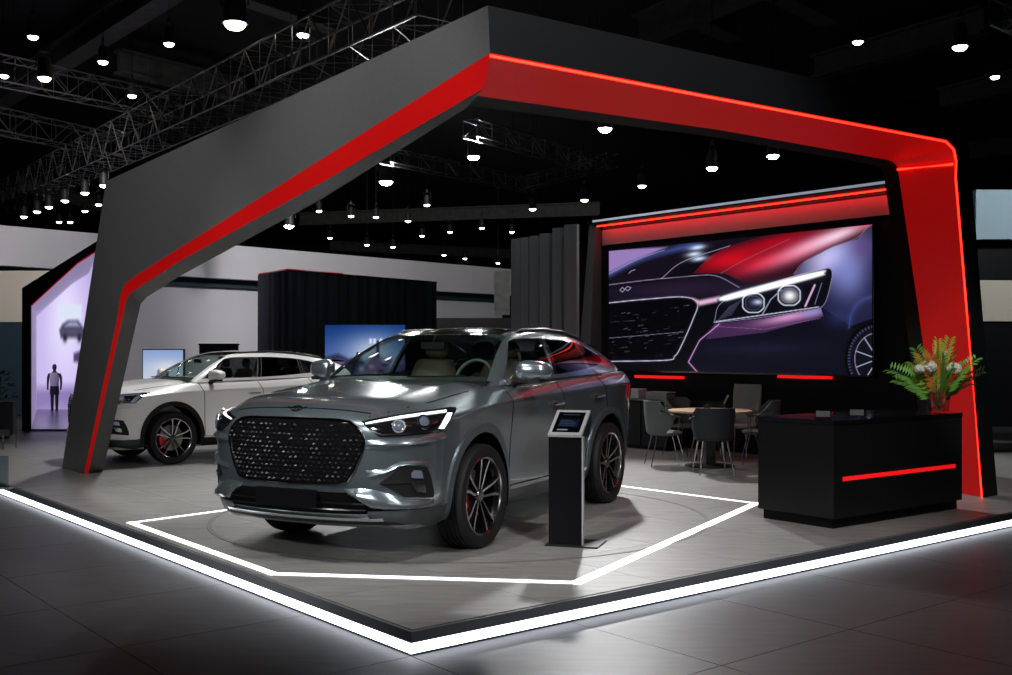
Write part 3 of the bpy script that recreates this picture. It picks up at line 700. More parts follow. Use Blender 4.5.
def picture(name, TL, TR, BL, BR, nx, ny, paint, m, parent, bary=None):
    TL, TR, BL, BR = map(Vector, (TL, TR, BL, BR)); u = np.linspace(0, 1, nx+1); v = np.linspace(0, 1, ny+1); U, V_ = np.meshgrid(u, v)
    A = lambda p: np.array(p)
    Pw = (A(TL)*(1-U)[..., None]*(1-V_)[..., None]+A(TR)*U[..., None]*(1-V_)[..., None]+A(BL)*(1-U)[..., None]*V_[..., None]+A(BR)*U[..., None]*V_[..., None])
    if bary: X, Y = bary(Pw)
    else: X, Y = U*100, V_*100
    cv = Canvas(X, Y); paint(cv)
    me = bpy.data.meshes.new(name); off = np.array(parent.location) if parent else 0
    idx = np.arange((nx+1)*(ny+1)).reshape(ny+1, nx+1)
    q = np.stack([idx[1:, :-1], idx[1:, 1:], idx[:-1, 1:], idx[:-1, :-1]], -1).reshape(-1, 4)
    me.from_pydata((Pw-off).reshape(-1, 3).tolist(), [], q.tolist()); me.update()
    at = me.color_attributes.new('picture', 'FLOAT_COLOR', 'POINT'); c = np.ones(((nx+1)*(ny+1), 4)); c[:, :3] = lin(np.clip(cv.c.reshape(-1, 3), 0, 255))
    at.data.foreach_set('color', c.ravel().astype(np.float32)); me.materials.append(M[m]); return link(name, me, parent)
# ------------------------------------------------------------------ media wall
WP = Vector((2.10, 17.95, 0)); wd = Vector((.629, -.777, 0)); wn = Vector((-.777, -.629, 0))    # runs to the right and nearer; wn faces the stage
def wpt(t, z, o=0): return WP+wd*t+wn*o+UP*z
def wpx(x, y, o=0): return onplane(x, y, WP+wn*o, wn)
mw = empty('media_wall', wpt(0, PZ), 0, 'black media wall with lit red strips carrying a huge video screen', 'wall')
ra = lambda n, mb, m, par=None, **k: obj(n, rel(mb, mw), m, par or mw, **k)
a_, b_ = -.78, 5.3
ra('wall_panel', MB().box(wpt((a_+b_)/2, PZ+1.86, -.3), (b_-a_, .5, 3.7), (wd, wn, UP)), 'black_wall', smooth=False)
# slanted cheek and top canopy of the wall
ra('side_cheek', MB().prism([wpt(a_-.55, PZ, -.5), wpt(a_-.2, PZ, -.5), wpt(a_+.02, 3.9, -.5), wpt(a_-.12, 3.9, -.5)], wn*.62), 'portal_dark', smooth=False)  # lighter grey than the wall, standing in for light on the cheek
ra('canopy', MB().prism([wpt(a_-.1, 3.92, -.5), wpt(a_-.1, 3.92, .2), wpt(a_-.1, 3.86, .2), wpt(a_-.1, 3.76, -.05), wpt(a_-.1, 3.7, -.5)], wd*(b_-a_+.0)), 'black_gloss', smooth=False)
ra('cool_light_strip', MB().box(wpt((a_+b_)/2, 3.895, .207), (b_-a_-.1, .012, .035), (wd, wn, UP)), mat('cool_led', (.5, .55, .6), .5, emit=(.5, .58, .75), es=.4), smooth=False)
ra('red_light_strip', MB().box(wpt((a_+b_)/2, 3.815, .10), (b_-a_-.1, .03, .016), (wd, wn, UP)), 'red_led', smooth=False)
ra('red_band', MB().box(wpt((a_+b_)/2, 3.63, -.03), (b_-a_-.1, .02, .26), (wd, wn, UP)), mat('header_grey', (.28, .26, .27), .5), smooth=False)
al = bpy.data.lights.new('red_wash', 'AREA'); al.shape = 'RECTANGLE'; al.size = b_-a_-.2; al.size_y = .03; al.energy = 11; al.color = (1, .01, .015)
ao = bpy.data.objects.new('red_wash', al); COL.objects.link(ao); ao.parent = mw; ao.location = wpt((a_+b_)/2, 3.79, .09)-mw.location
ao.rotation_euler = Matrix((wd, wn.cross(wd)*0+(wn*-.45+UP*-.89).cross(wd)*-1, (wn*.45+UP*.89))).transposed().to_euler()
for x0, x1 in ((635, 684), (778, 832)):
    p, q = wpx(x0, 377, .02), wpx(x1, 377, .02); ra('red_slit', MB().box((p+q)/2, ((q-p).length, .03, .045), (wd, wn, UP)), 'red_slit', smooth=False)
sTL, sTR, sBL, sBR = wpx(609, 254.5, .06), wpx(872, 220.3, .06), wpx(609, 370, .06), wpx(872, 375, .06)
zt = (sTL.z+sTR.z)/2; zb = (sBL.z+sBR.z)/2
for p in (sTL, sTR): p.z = zt
for p in (sBL, sBR): p.z = zb
ra('screen_frame', MB().box((sTL+sBR)/2-wn*.06, ((sTR-sTL).length+.05, .1, zt-zb+.05), (wd, wn, UP)), 'black_gloss', smooth=False)
def crop7(P): return (CX+F*P[..., 0]/P[..., 1]-590)*3.213, (HY-F*(P[..., 2]-HC)/P[..., 1]-180)*3.213
def smooth(p, n=10):
    P = [np.array(q, float) for q in p]; P = [2*P[0]-P[1]]+P+[2*P[-1]-P[-2]]; out = []
    for i in range(1, len(P)-2):
        for t in np.linspace(0, 1, n, endpoint=False):
            a, b, c_, d = P[i-1:i+3]; out.append(tuple(.5*((2*b)+(c_-a)*t+(2*a-5*b+4*c_-d)*t*t+(3*b-a-3*c_+d)*t**3)))
    return out+[tuple(P[-2])]
def paint_main(c):
    X, Y = c.X, c.Y
    c.c[:] = (9, 9, 16)
    hood = c.inside([(50, 200), (920, 100), (920, 330), (780, 300), (600, 330), (420, 390), (340, 380), (60, 395)])
    c.mix(hood*.8, (24, 17, 31)); c.blob(300, 350, 220, 30, (44, 32, 56), .7, -.05, hood)
    c.poly([(50, 225), (250, 215), (150, 260), (50, 312)], (152, 124, 186), 4)
    c.poly(smooth([(50, 318), (150, 268), (250, 236), (360, 214), (330, 200), (240, 224), (140, 262), (50, 306)], 6), (58, 74, 136), 9)
    c.poly([(60, 345), (230, 318), (330, 250), (440, 208), (400, 306), (300, 312)], (12, 11, 20), 8)
    red = c.inside(smooth([(330, 300), (420, 225), (620, 165), (920, 110), (920, 150), (860, 190), (780, 215), (690, 262), (655, 305), (520, 330), (430, 300)], 6))
    c.mix(red*.6, (62, 10, 24)); c.blob(455, 255, 110, 34, (214, 16, 32), 1, -.2, red); c.blob(590, 205, 150, 26, (176, 10, 30), .95, -.28, red)
    c.blob(570, 262, 110, 22, (228, 40, 66), .9, -.35, red); c.blob(690, 220, 130, 27, (240, 128, 160), .95, -.42, red); c.blob(790, 180, 110, 20, (252, 214, 234), .95, -.38, red); c.blob(890, 138, 40, 12, (255, 96, 130), .9, -.3)
    fen = c.inside([(655, 305), (690, 262), (780, 215), (860, 190), (900, 150), (920, 140), (920, 440), (835, 470), (745, 410), (780, 300)])
    c.mix(fen*.9, (34, 32, 66)); c.blob(775, 248, 100, 62, (206, 200, 248), 1, -.45, fen); c.blob(830, 300, 62, 84, (132, 142, 214), .8, 0, fen); c.blob(880, 220, 50, 40, (92, 70, 130), .7, 0, fen)
    for p, a in (([(60, 337), (180, 322), (300, 311), (400, 307), (480, 345)], .9), ([(230, 316), (300, 262), (450, 211)], .9), ([(420, 300), (500, 255), (640, 190)], .5), ([(655, 302), (690, 262), (780, 215), (860, 185), (897, 140)], .7), ([(50, 308), (150, 257), (240, 225)], .8)):
        c.line(smooth(p), .6, tuple(np.array((190, 176, 214))*a), 3, .06)
    for x, y in ((345, 217), (350, 253), (335, 238)): c.blob(x, y, 26, 8, (212, 228, 255), 1, -.15)
    # bumper and grille
    c.poly([(400, 460), (560, 445), (745, 412), (835, 470), (840, 640), (340, 640), (315, 585), (352, 515)], (15, 15, 29), 5)
    bum = c.inside([(372, 512), (400, 462), (560, 445), (742, 412), (750, 438), (560, 490)])
    c.mix(bum*.9, (70, 42, 82)); c.blob(640, 440, 100, 16, (214, 150, 200), .95, -.2, bum); c.blob(720, 424, 40, 14, (150, 150, 214), .8, -.2, bum)
    c.blob(560, 540, 150, 22, (30, 29, 52), .7); c.blob(800, 440, 40, 30, (44, 52, 100), .7, 0)
    c.poly(smooth([(50, 395), (180, 382), (300, 376), (345, 396), (330, 450), (290, 540), (250, 580), (50, 583)], 5), (6, 6, 10), 3)
    r = np.random.default_rng(2)
    for _ in range(70):
        x, y = r.uniform(60, 310), r.uniform(402, 572)
        if x > 345-(y-396)*.45: continue
        c.line([(x, y), (x+r.uniform(2, 22), y-r.uniform(0, 3))], .4, tuple(r.uniform(30, 120)*np.array((.85, .85, 1))))
    c.line([(60, 508), (160, 500), (300, 488)], .6, (120, 118, 146))
    c.line(smooth([(50, 396), (180, 383), (300, 376), (345, 396), (330, 450), (290, 540), (272, 566), (245, 579), (50, 583)]), 1.6, (206, 198, 226), 5, .16)
    c.poly([(330, 380), (352, 386), (415, 374), (408, 392), (352, 404)], (222, 178, 212), 5)
    c.line([(400, 470), (560, 480), (740, 444)], .4, (150, 90, 140)); c.line([(415, 463), (352, 515), (316, 585), (352, 625)], 1.6, (210, 146, 208), 5, .16)
    # headlamp
    HL = smooth([(398, 458), (430, 388), (600, 326), (740, 288), (776, 290), (772, 340), (748, 405), (690, 420), (540, 443), (398, 458)], 5)
    c.poly(HL, (11, 11, 20), 2); c.line(HL, .7, (150, 146, 184))
    for x, y, rr in ((525, 395, 37), (640, 371, 38)):
        d = np.hypot((X-x), (Y-y)*1.12); d = np.maximum(d, np.maximum(abs(X-x), abs(Y-y)*1.12)*1.08); c.mix(np.clip(1.3-abs(d-rr)/2.6, 0, 1), (214, 218, 238)); c.mix(np.clip(1.2-abs(d-rr*.72)/1.8, 0, 1)*.5, (130, 140, 180)); c.mix(np.clip((rr*.9-d)/rr, 0, 1)*.7, (70, 78, 120))
    c.blob(642, 372, 24, 20, (255, 255, 255), 1); c.blob(540, 392, 16, 9, (210, 218, 242), .9)
    c.poly(smooth([(415, 388), (430, 372), (600, 325), (745, 291), (752, 300), (740, 309), (600, 347), (440, 388)], 5), (248, 249, 255), 4); c.line([(430, 380), (745, 299)], .1, (250, 250, 255), 16, .16)
    c.line([(405, 455), (540, 436), (735, 408)], 1.6, (206, 202, 226), 4, .2); c.line([(555, 430), (580, 385), (615, 352)], 2.5, (150, 155, 190)); c.line([(722, 338), (692, 405)], 5, (214, 170, 212), 5, .15)
    for q in range(6): c.line([(412+q*8, 450-q*3), (450+q*7, 405-q*4)], .5, (84, 86, 116))
    c.line([(745, 330), (722, 400)], 1, (130, 130, 170))
    # wheel
    d = np.hypot(X-925, (Y-575)*.88); c.mix(np.clip((112-d)/8, 0, 1), (5, 5, 9)); c.mix(np.clip((90-d)/3, 0, 1), (16, 16, 27)); c.mix(np.clip(1.5-abs(d-93)/4, 0, 1)*(.5+.5*np.sin(np.arctan2(Y-575, X-925)*60)), (70, 76, 116)); c.mix(np.clip(1.2-abs(d-74)/1.6, 0, 1), (150, 150, 185))
    for k in range(10): a = k*.63+.3; c.line([(925, 575), (925+74*math.cos(a), 575+84*math.sin(a))], 2, (170, 170, 200))
    c.line(smooth([(832, 475), (842, 425), (870, 390), (915, 372)]), 2, (54, 74, 128), 10, .2)
    # little winged emblem
    for p in ([(96, 354), (104, 345), (112, 352), (104, 360)], [(112, 350), (120, 342), (132, 346), (122, 356)]): c.line(p+[p[0]], .9, (170, 170, 196))
    c.line([(125, 300), (133, 292), (145, 288)], 1.2, (150, 150, 184))
pm_ = picture('screen_picture', sTL, sTR, sBL, sBR, 520, 260, paint_main, 'screen_main', mw, crop7)
pm_['label'] = 'video screen showing a purple lit car headlight and grille'
# ------------------------------------------------------------------ grey fins beside the media wall
for i, (x0, x1, yt) in enumerate(((512.5, 522, 239), (522.5, 530, 238), (531, 540, 236.5), (541, 551, 234), (554, 563, 228.5), (565.5, 578, 225))):
    d = 20.6-.35*i; p, q = atd(x0, 350, d), atd(x1, 350, d-.12); z = atd(x0, yt, d).z
    f = MB().box(((p.x+q.x)/2, (p.y+q.y)/2, z/2), ((q-p).length, .10, z), ((q-p).normalized(), Vector((-(q-p).y, (q-p).x, 0)).normalized(), UP))
    o = obj('wall_fin', f, 'fin_grey', None, False); tag(o, ['grey vertical fin farthest from the black media wall, first of six', 'slim grey vertical fin, fifth from the black media wall', 'grey vertical fin, fourth from the black media wall', 'grey vertical fin, third from the black media wall before the dark gap', 'grey vertical fin, second from the black media wall between two dark gaps', 'widest grey vertical fin, next to the black media wall'][i], 'fin', 'grey fins beside the media wall')
# ------------------------------------------------------------------ backdrop walls
def wall_seg(name, p, q, z0, z1, th, m, label, par=None):
    p, q = Vector(p), Vector(q); d = (q-p).normalized(); d.z = 0; n = Vector((-d.y, d.x, 0)); c = (p+q)/2
    return struct(name, MB().box((c.x, c.y, (z0+z1)/2), ((q-p).length, th, z1-z0), (d, n, UP)), m, label, par)
bw0, bw1 = Vector((-14.2, 28.0, 0)), Vector((.25, 44.5, 0)); bd = (bw1-bw0).normalized(); bn = Vector((-bd.y, bd.x, 0))
wall_seg('wall_back_fascia', bw0-bd*6, bw1, 3.95, 5.02, .3, 'white_wall', 'white fascia band above the back wall')
wall_seg('wall_back', bw0-bd*6+bn*.7, bw1+bn*.7, 0, 3.72, .3, 'white_wall', 'pale back wall of the neighbouring stand')
wall_seg('trim_1', bw0-bd*6+bn*.5, bw1+bn*.5, 3.70, 3.97, .3, 'teal_dark', 'dark teal gap below the white fascia')
wp_ = lambda x, d, y=350: atd(x, y, d)
# dark low partition right of the curtain, window in the fascia
wall_seg('wall_low', wp_(430, 36), wp_(520, 36), 0, atd(470, 318, 36).z, .2, 'black_wall', 'black low partition under the white wall')
o = obj('picture_panel', MB().box(atd(502, 293, 38), (.55, .1, 1.55)), 'beam_grey', None, False); tag(o, 'narrow grey picture panel on the far white wall beside the fins', 'panel')
# dark wall at far left below the cream one
wall_seg('wall_left', wp_(-60, 28.35), wp_(60, 28.35), 0, atd(0, 322, 28.35).z, .2, 'teal_dark', 'dark teal partition at the left edge')
wall_seg('wall_cream', wp_(-60, 28.65), wp_(56, 28.65), 0, atd(0, 271, 28.65).z, .2, 'cream_wall', 'warm cream wall above the dark partition')
# dark sign board
sg = obj('sign_board', MB().box(atd(219, 349, 24), (.86, .08, .24)).box(atd(219, 344.5, 24), (.9, .1, .03)), 'clad_black', None, False); tag(sg, 'black slim sign board seen above the white car roof', 'sign')
# small screens
def paint_sky(c):
    t = c.Y/100; c.c[:] = np.array((150, 178, 228))*(1-t)[..., None]+np.array((236, 240, 250))*t[..., None]
    c.blob(60, 45, 40, 16, (240, 245, 255), .8)
    r = np.random.default_rng(5)
    for _ in range(9): c.blob(r.uniform(0, 70), r.uniform(86, 104), 9, 9, (50, 32, 48), .9)
def paint_mount(c):
    t = c.Y/100; c.c[:] = np.array((16, 58, 130))*(1-t)[..., None]+np.array((120, 140, 205))*t[..., None]
    c.blob(60, 50, 34, 32, (215, 225, 250), .9); c.poly([(-5, 60), (16, 52), (30, 62), (44, 55), (44, 110), (-5, 110)], (52, 52, 86), 3)
    c.poly([(20, 110), (40, 86), (62, 52), (70, 58), (90, 90), (104, 110)], (104, 96, 130), 4)
    r = np.random.default_rng(6)
    for _ in range(40): x = r.uniform(0, 100); c.blob(x, r.uniform(64, 102), r.uniform(2, 5), r.uniform(2, 5), [(190, 165, 200), (40, 34, 62), (120, 104, 150)][r.integers(3)], .8)
    c.line([(66, 58), (66, 30)], 3, (66, 70, 110))
    for x in (57, 62, 70): c.line([(x, 26), (x, 32)], 1.5, (240, 245, 255), 2, .2)
def tv(x0, x1, y0, y1, d, paint, label, name='wall_screen', n=90):
    r = empty(name, atd((x0+x1)/2, y1, d), 0, label, 'screen'); TL, TR, BL, BR = (atd(x, y, d) for x, y in ((x0, y0), (x1, y0), (x0, y1), (x1, y1)))
    obj('frame', rel(MB().box((TL+BR)/2+Vector((0, .06, 0)), ((TR-TL).length+.04, .1, (TL-BL).length+.04)), r), 'black_gloss', r, False)
    picture('screen_picture', TL, TR, BL, BR, n, n, paint, 'screen_small', r)
tv(143, 183, 350, 388, 23.5, paint_sky, 'pale blue sky screen on the back wall seen over the white car bonnet')
# curtain block
cb = empty('curtain_booth', ground(350, 436, 0), 0, 'tall black draped curtain booth with a red lit top edge', 'curtain')
p0, p1, p2_ = wp_(259, 26.2), wp_(288, 24.6), wp_(437, 29.0); ztop = 3.52
def drape(a, b, n, z1):
    a, b = Vector((a.x, a.y, 0)), Vector((b.x, b.y, 0)); d = (b-a).normalized(); nn = Vector((d.y, -d.x, 0)); L = (b-a).length; N = n*10
    rows = []
    for z in (0.02, z1*.5, z1):
        rows.append([a+d*(L*i/N)+nn*(.055*math.sin(2*math.pi*n*i/N+.6*math.sin(i*.7))*(1-.25*z/z1)+.02*math.sin(i*.31))+UP*z for i in range(N+1)])
    return MB().grid(rows)
obj('drape', rel(drape(p0, p1, 6, ztop), cb), 'curtain', cb, True, 60); obj('drape', rel(drape(p1, p2_, 15, ztop), cb), 'curtain', cb, True, 60)
top = MB().prism([setz(p, ztop-.02) for p in (p0, p1, p2_, p2_.lerp(p0, .5)+Vector((0, .8, 0)))], (0, 0, .04)); obj('top_cover', rel(top, cb), 'black_wall', cb, False)
for a, b in ((p0, p1), (p1, p1.lerp(p2_, .33))):
    obj('red_light_strip', rel(MB().tube([setz(a, ztop+.025)-Vector((0, .07, 0)), setz(b, ztop+.025)-Vector((0, .07, 0))], .012, 6), cb), 'red_panel', cb)
tv(325, 405, 325, 380, 24.0, paint_mount, 'dark blue mountain screen hanging before the black curtain', n=120)
# right side backdrop
struct('wall_right', MB().box(atd(1010, 215, 24)+Vector((1, 0, 0)), (3.6, .2, 1.1)), 'blue_panel', 'pale blue upper panel at the right edge')
struct('wall_right_lit', MB().box(atd(1010, 301, 24.3)+Vector((1.2, 0, 0)), (4.0, .2, .92)), 'cream_wall', 'warm lit wall band at the right edge')
struct('wall_right_dark', MB().box(atd(1010, 261, 24.4)+Vector((1.2, 0, 0)), (4.0, .3, .93)).box(Vector((atd(1010, 300, 24.4).x+1.2, 24.4, 1.16)), (4.4, .3, 2.3)), 'black_wall', 'black bands at the right edge')
struct('baseboard_right', MB().box(Vector((atd(1010, 300, 16).x+1.5, 16.6, .2)), (4.4, .2, .16)), 'skirting', 'pale kerb behind the right portal leg')
# ------------------------------------------------------------------ neighbouring stand on the left: a lit niche
nd = 20.6
nb = empty('display_niche', ground(45, 437, PZ), 0, 'dark angular frame around a glowing purple display niche', 'display')
def nq(x, y, d=nd): return atd(x, y, d)
fr_o = [(22, 440), (22, 288), (97, 241), (110, 241), (110, 440)]; fr_i = [(31, 435), (31, 305), (78, 262), (100, 248), (100, 432)]
mbn = MB(); A = [nq(*p) for p in fr_o]; B = [nq(*p) for p in fr_i]
for L in (A, B):
    for p in (L[0], L[-1]): p.z = PZ+.01
n_ = len(A); back = Vector((-.42, 1, 0))*7.0; thick = Vector((-.42, 1, 0))*.5
for i in range(n_-1):
    k = len(mbn.v); mbn.v += [A[i], A[i+1], B[i+1], B[i], A[i]+thick, A[i+1]+thick, B[i+1]+thick, B[i]+thick]
    mbn.f += [[k, k+1, k+2, k+3], [k+7, k+6, k+5, k+4], [k, k+4, k+5, k+1], [k+3, k+2, k+6, k+7], [k, k+3, k+7, k+4], [k+1, k+5, k+6, k+2]]
obj('frame', rel(mbn, nb), 'portal_black', nb, False)
obj('red_light_strip', rel(MB().tube([p+Vector((0, .02, 0)) for p in B[1:4]], .018, 6), nb), 'red_panel', nb)
for i, nm_ in ((0, 'side_wall'), (1, 'ceiling_panel'), (2, 'ceiling_panel')):
    obj(nm_, rel(MB().grid([[B[i]+thick, B[i]+back], [B[i+1]+thick, B[i+1]+back]]), nb), 'niche', nb, False)
fl_ = [B[0]+thick*.2, B[-1]+thick*.2, B[-1]+back, B[0]+back]
obj('niche_floor', rel(MB().prism([setz(p, PZ+.01) for p in fl_], (0, 0, .03)), nb), 'niche_floor', nb, False)
def paint_niche(c):
    t = c.Y/100; c.c[:] = np.array((168, 150, 205))*(1-t)[..., None]+np.array((190, 178, 226))*t[..., None]
    c.blob(50, 40, 30, 34, (222, 216, 244), .9); c.poly([(-5, 76), (105, 74), (105, 104), (-5, 104)], (132, 116, 168), 3); c.poly([(-5, 90), (40, 84), (105, 88), (105, 104), (-5, 104)], (156, 140, 192), 4)
    c.poly([(40, 33), (73, 33), (73, 40), (40, 40)], (206, 214, 232), 1)
    c.poly([(42, 46), (46, 43), (54, 41), (68, 41), (76, 45), (78, 50), (44, 50)], (74, 70, 96), 1.2); c.poly([(50, 44), (56, 42), (66, 42), (70, 44)], (150, 156, 186), 1)
    for x in (50, 70): c.blob(x, 50, 3, 2.2, (22, 20, 34), 1)
    c.poly([(62, 58), (80, 55), (84, 60), (76, 63), (62, 62)], (70, 62, 96), 1.2); c.poly([(76, 64), (84, 62), (86, 70), (78, 69)], (46, 42, 66), 1)
    for x, y in ((48, 8), (58, 12), (66, 6)): c.blob(x, y, 4, 1.2, (92, 84, 120), .9)
q_ = [B[0]+back, B[-1]+back, B[0]+back, B[-1]+back]; q_ = [setz(q_[0], B[1].z+.12), setz(q_[1], B[3].z+.12), setz(q_[2], PZ), setz(q_[3], PZ)]; q_[1] = q_[1]+(q_[1]-q_[0])*.1; q_[3] = q_[3]+(q_[3]-q_[2])*.1
picture('backlit_print', *q_, 110, 200, paint_niche, 'poster', nb, lambda P: ((CX+F*P[..., 0]/P[..., 1]-29)/72*100, (HY-F*(P[..., 2]-HC)/P[..., 1]-240)/196*100))
lamp('added_niche_fill', ground(54, 409, PZ)+Vector((1.0, -3, 2.6)), ground(54.5, 410.5, PZ)+UP*.6, 60, .1, 60, (.9, .85, 1))  # added fill light on the mannequin, without a fixture
# mannequin in the niche
mnp = ground(54.5, 410.5, PZ+.04)
mn = empty('mannequin', mnp, 0, 'dark mannequin in a white vest standing in the purple niche', 'mannequin')
hh = (nq(55, 364, mnp.y).z-mn.location.z)/1.8
def ring_body(L, n=12): return MB().grid([[Vector((x+a*math.cos(t), y+b*math.sin(t), z))*hh for t in np.linspace(0, 2*math.pi, n+1)] for x, y, z, a, b in L])
bodym = ring_body([(0, 0, .86, .15, .1), (0, 0, 1.0, .15, .1), (0, 0, 1.2, .165, .11), (0, 0, 1.42, .19, .1), (0, 0, 1.49, .09, .07), (0, 0, 1.55, .05, .05), (0, 0, 1.62, .075, .085), (0, 0, 1.72, .08, .095), (0, 0, 1.79, .045, .05), (0, 0, 1.8, .005, .005)])
for s in (1, -1):
    lg = ring_body([(.09*s, 0, 0.0, .05, .09), (.09*s, 0, .08, .045, .06), (.09*s, 0, .3, .06, .06), (.09*s, 0, .5, .065, .065), (.085*s, 0, .88, .085, .09)], 10); ar = ring_body([(.25*s, -.03, .80, .03, .03), (.26*s, 0, 1.05, .04, .04), (.24*s, 0, 1.3, .05, .05), (.18*s, 0, 1.44, .06, .06)], 10)
    for q in (lg, ar): k = len(bodym.v); bodym.v += q.v; bodym.f += [[i+k for i in f] for f in q.f]
obj('body', bodym, 'skin_grey', mn); obj('vest', ring_body([(0, 0, .95, .168, .12), (0, 0, 1.2, .18, .125), (0, 0, 1.40, .19, .118), (0, 0, 1.47, .12, .09)]), 'vest_white', mn); obj('shorts', ring_body([(0, 0, .62, .185, .11), (0, 0, .8, .18, .115), (0, 0, .97, .165, .115)]), 'cloth_dark', mn)
# chair back at the left edge
lc = empty('lounge_chair', ground(4, 448), 0, 'black upholstered high chair with a chrome side frame at the left edge', 'chair')
sc = lambda x, y: atd(x, y, lc.location.y)-lc.location
obj('backrest', MB().box((0, 0, .48), (.34, .12, .52)), 'cloth_dark', lc); obj('seat', MB().box((-.05, -.2, .25), (.34, .45, .1)), 'cloth_dark', lc)
for x, y in ((.17, .05), (.17, -.4), (-.25, .05), (-.25, -.4)): obj('leg', MB().tube([(x, y, .0), (x, y, .72 if y > 0 else .25)], .013, 8), 'chrome', lc)
po_ = empty('acrylic_post', ground(4, 489), 0, 'slim clear acrylic post on the stage edge', 'post')
obj('panel', MB().box((0, 0, .19), (.09, .03, .36)), 'smoke_glass', po_, False); obj('foot', MB().box((0, 0, .006), (.16, .12, .012)), 'silver', po_, False)
# dark leafy planters behind the chair
for k, (x, y, h) in enumerate(((9, 440, 1.45),)):
    b = ground(x, y, PZ)+Vector((-.3-.75*k, .3+.5*k, 0)); r = empty('planter', (b.x, b.y, PZ), 0, 'dark leafy planter behind the black high chair', 'plant')
    obj('pot', MB().lathe([(.16, 0), (.2, .35), (.18, .35), (.17, .3), (0, .3)], 20), 'black_gloss', r); lv = MB()
    for i in range(170):
        a, e = random.uniform(0, 6.28), random.uniform(-.2, 1.3); c = Vector((.24*math.cos(a)*math.cos(e), .24*math.sin(a)*math.cos(e), .45+h*.5*(.35+.65*math.sin(max(e, 0))))); d = Vector((math.cos(a), math.sin(a), random.uniform(-.3, .8))).normalized()*.09; t = d.cross(UP).normalized()*.03; k0 = len(lv.v); lv.v += [c, c+d*.5+t, c+d, c+d*.5-t]; lv.f.append([k0, k0+1, k0+2, k0+3])
    f = obj('foliage', lv, mat('leaf_dark%d' % k, (.02, .03, .025), .5), r, fix=False); f['kind'] = 'stuff'; obj('stem', MB().tube([(0, 0, .3), (0, 0, 1.0)], .02, 6), 'stem', r)
# ------------------------------------------------------------------ info stand
sd = ground(565, 546); isd = empty('info_stand', sd, 0, 'black info stand with a tilted silver framed tablet beside the grey car', 'info stand')
sw = .272; fx = Vector((math.cos(.3), -math.sin(.3), 0)); fy = Vector((math.sin(.3), math.cos(.3), 0)); ax_ = (fx, fy, UP)
obj('base_plate', MB().box(fx*.06+fy*.12+UP*.006, (.43, .34, .012), ax_), 'counter_black', isd, False)
obj('pillar', MB().box(fx*0+fy*.03+UP*.442, (sw, .05, .86), ax_), 'stand_black', isd, False)
obj('edge_trim', MB().box(fx*(sw/2+.004)+fy*.03+UP*.442, (.008, .054, .86), ax_), 'silver', isd, False)
l0, l1 = Vector((0, -.01, .872)), Vector((0, .30, 1.072)); hx = fx*(sw/2)
hp = lambda s, t, o=0: fx*(s*sw/2)+fy*(-.012+.32*t)+UP*(.872+.18*t)+(UP*.872-fy*.49).normalized()*o
head = MB().prism([hp(-1, 0), hp(-1, 1), fx*(-sw/2)+fy*.36+UP*1.02, fx*(-sw/2)+fy*.30+UP*.86, fx*(-sw/2)+fy*.0+UP*.86], fx*sw); obj('head', head, 'smoke_glass', isd, False)
tf = MB().slab([[(hp(s, t), (UP*.872-fy*.49).normalized()) for t in (0, 1)] for s in (-1.02, 1.02)], (.016, -.006)); obj('tablet_frame', tf, 'silver', isd, False)
def paint_tab(c):
    c.c[:] = (8, 10, 16); r = np.random.default_rng(9)
    c.poly([(14, 34), (88, 34), (88, 74), (14, 74)], (26, 34, 50), 3)
    for y in (12, 42, 50, 58, 66): c.line([(18, y), (r.uniform(50, 84), y)], 2.5, (70, 84, 110))
    c.line([(18, 88), (52, 88)], 5, (175, 185, 200))
isd_pic = picture('tablet_screen', *[hp(s, t, .018)+isd.location for s, t in ((-.82, .9), (.82, .9), (-.82, .1), (.82, .1))], 60, 60, paint_tab, 'tablet', isd)
# ------------------------------------------------------------------ reception counter
cn = ground(833, 530); cdir = Vector((math.sin(math.radians(53)), math.cos(math.radians(53)), 0)); cdp = Vector((-cdir.y, cdir.x, 0)); cax = (cdir, cdp, UP)
ctr = empty('reception_counter', cn, 0, 'black block reception counter with a red light slit', 'counter')
CLn, CD, CH = 2.08, .84, .945
obj('plinth', MB().box(cdir*(CLn/2)+cdp*(CD/2)+UP*.045, (CLn-.10, CD-.08, .09), cax), 'black_wall', ctr, False)
obj('body', MB().box(cdir*(CLn/2)+cdp*(CD/2)+UP*(.09+(CH-.13)/2), (CLn-.03, CD-.01, CH-.13), cax), 'counter_black', ctr, False)
obj('top', MB().box(cdir*(CLn/2)+cdp*(CD/2)+UP*(CH-.02), (CLn-.02, CD, .04), cax), 'black_gloss', ctr, False)
obj('red_slit', MB().box(cdir*(CLn*.5)+cdp*(.002)+UP*.43, (CLn*.86, .012, .036), cax), 'red_slit', ctr, False)
ctop = lambda px, py: onplane(px, py, (0, 0, PZ+CH), UP)
for px, py, lab in ((823, 418, 'small tilted display card holder on the counter end over the red slit'), (857, 416.5, 'small tilted display card holder on the counter nearer the flower vase')):
    b = ctop(px, py+1); b.z = PZ+CH; c = empty('card_holder', b, 0, lab, 'card holder'); bx = (Vector((.96, -.28, 0)), Vector((.16, .55, .82)).normalized())
    nb_ = bx[0].cross(bx[1]).normalized(); obj('plate', MB().box(bx[1]*.045+UP*.004, (.15, .085, .006), (bx[0], bx[1], nb_)), 'smoke_glass', c, False)
    obj('insert', MB().box(bx[1]*.045+UP*.004+nb_*.006, (.12, .06, .004), (bx[0], bx[1], nb_)), 'chair_fabric', c, False); obj('foot', MB().box(UP*.004+Vector((.02, .05, 0)), (.15, .1, .007), (bx[0], Vector((.28, .96, 0)), UP)), 'smoke_glass', c, False)
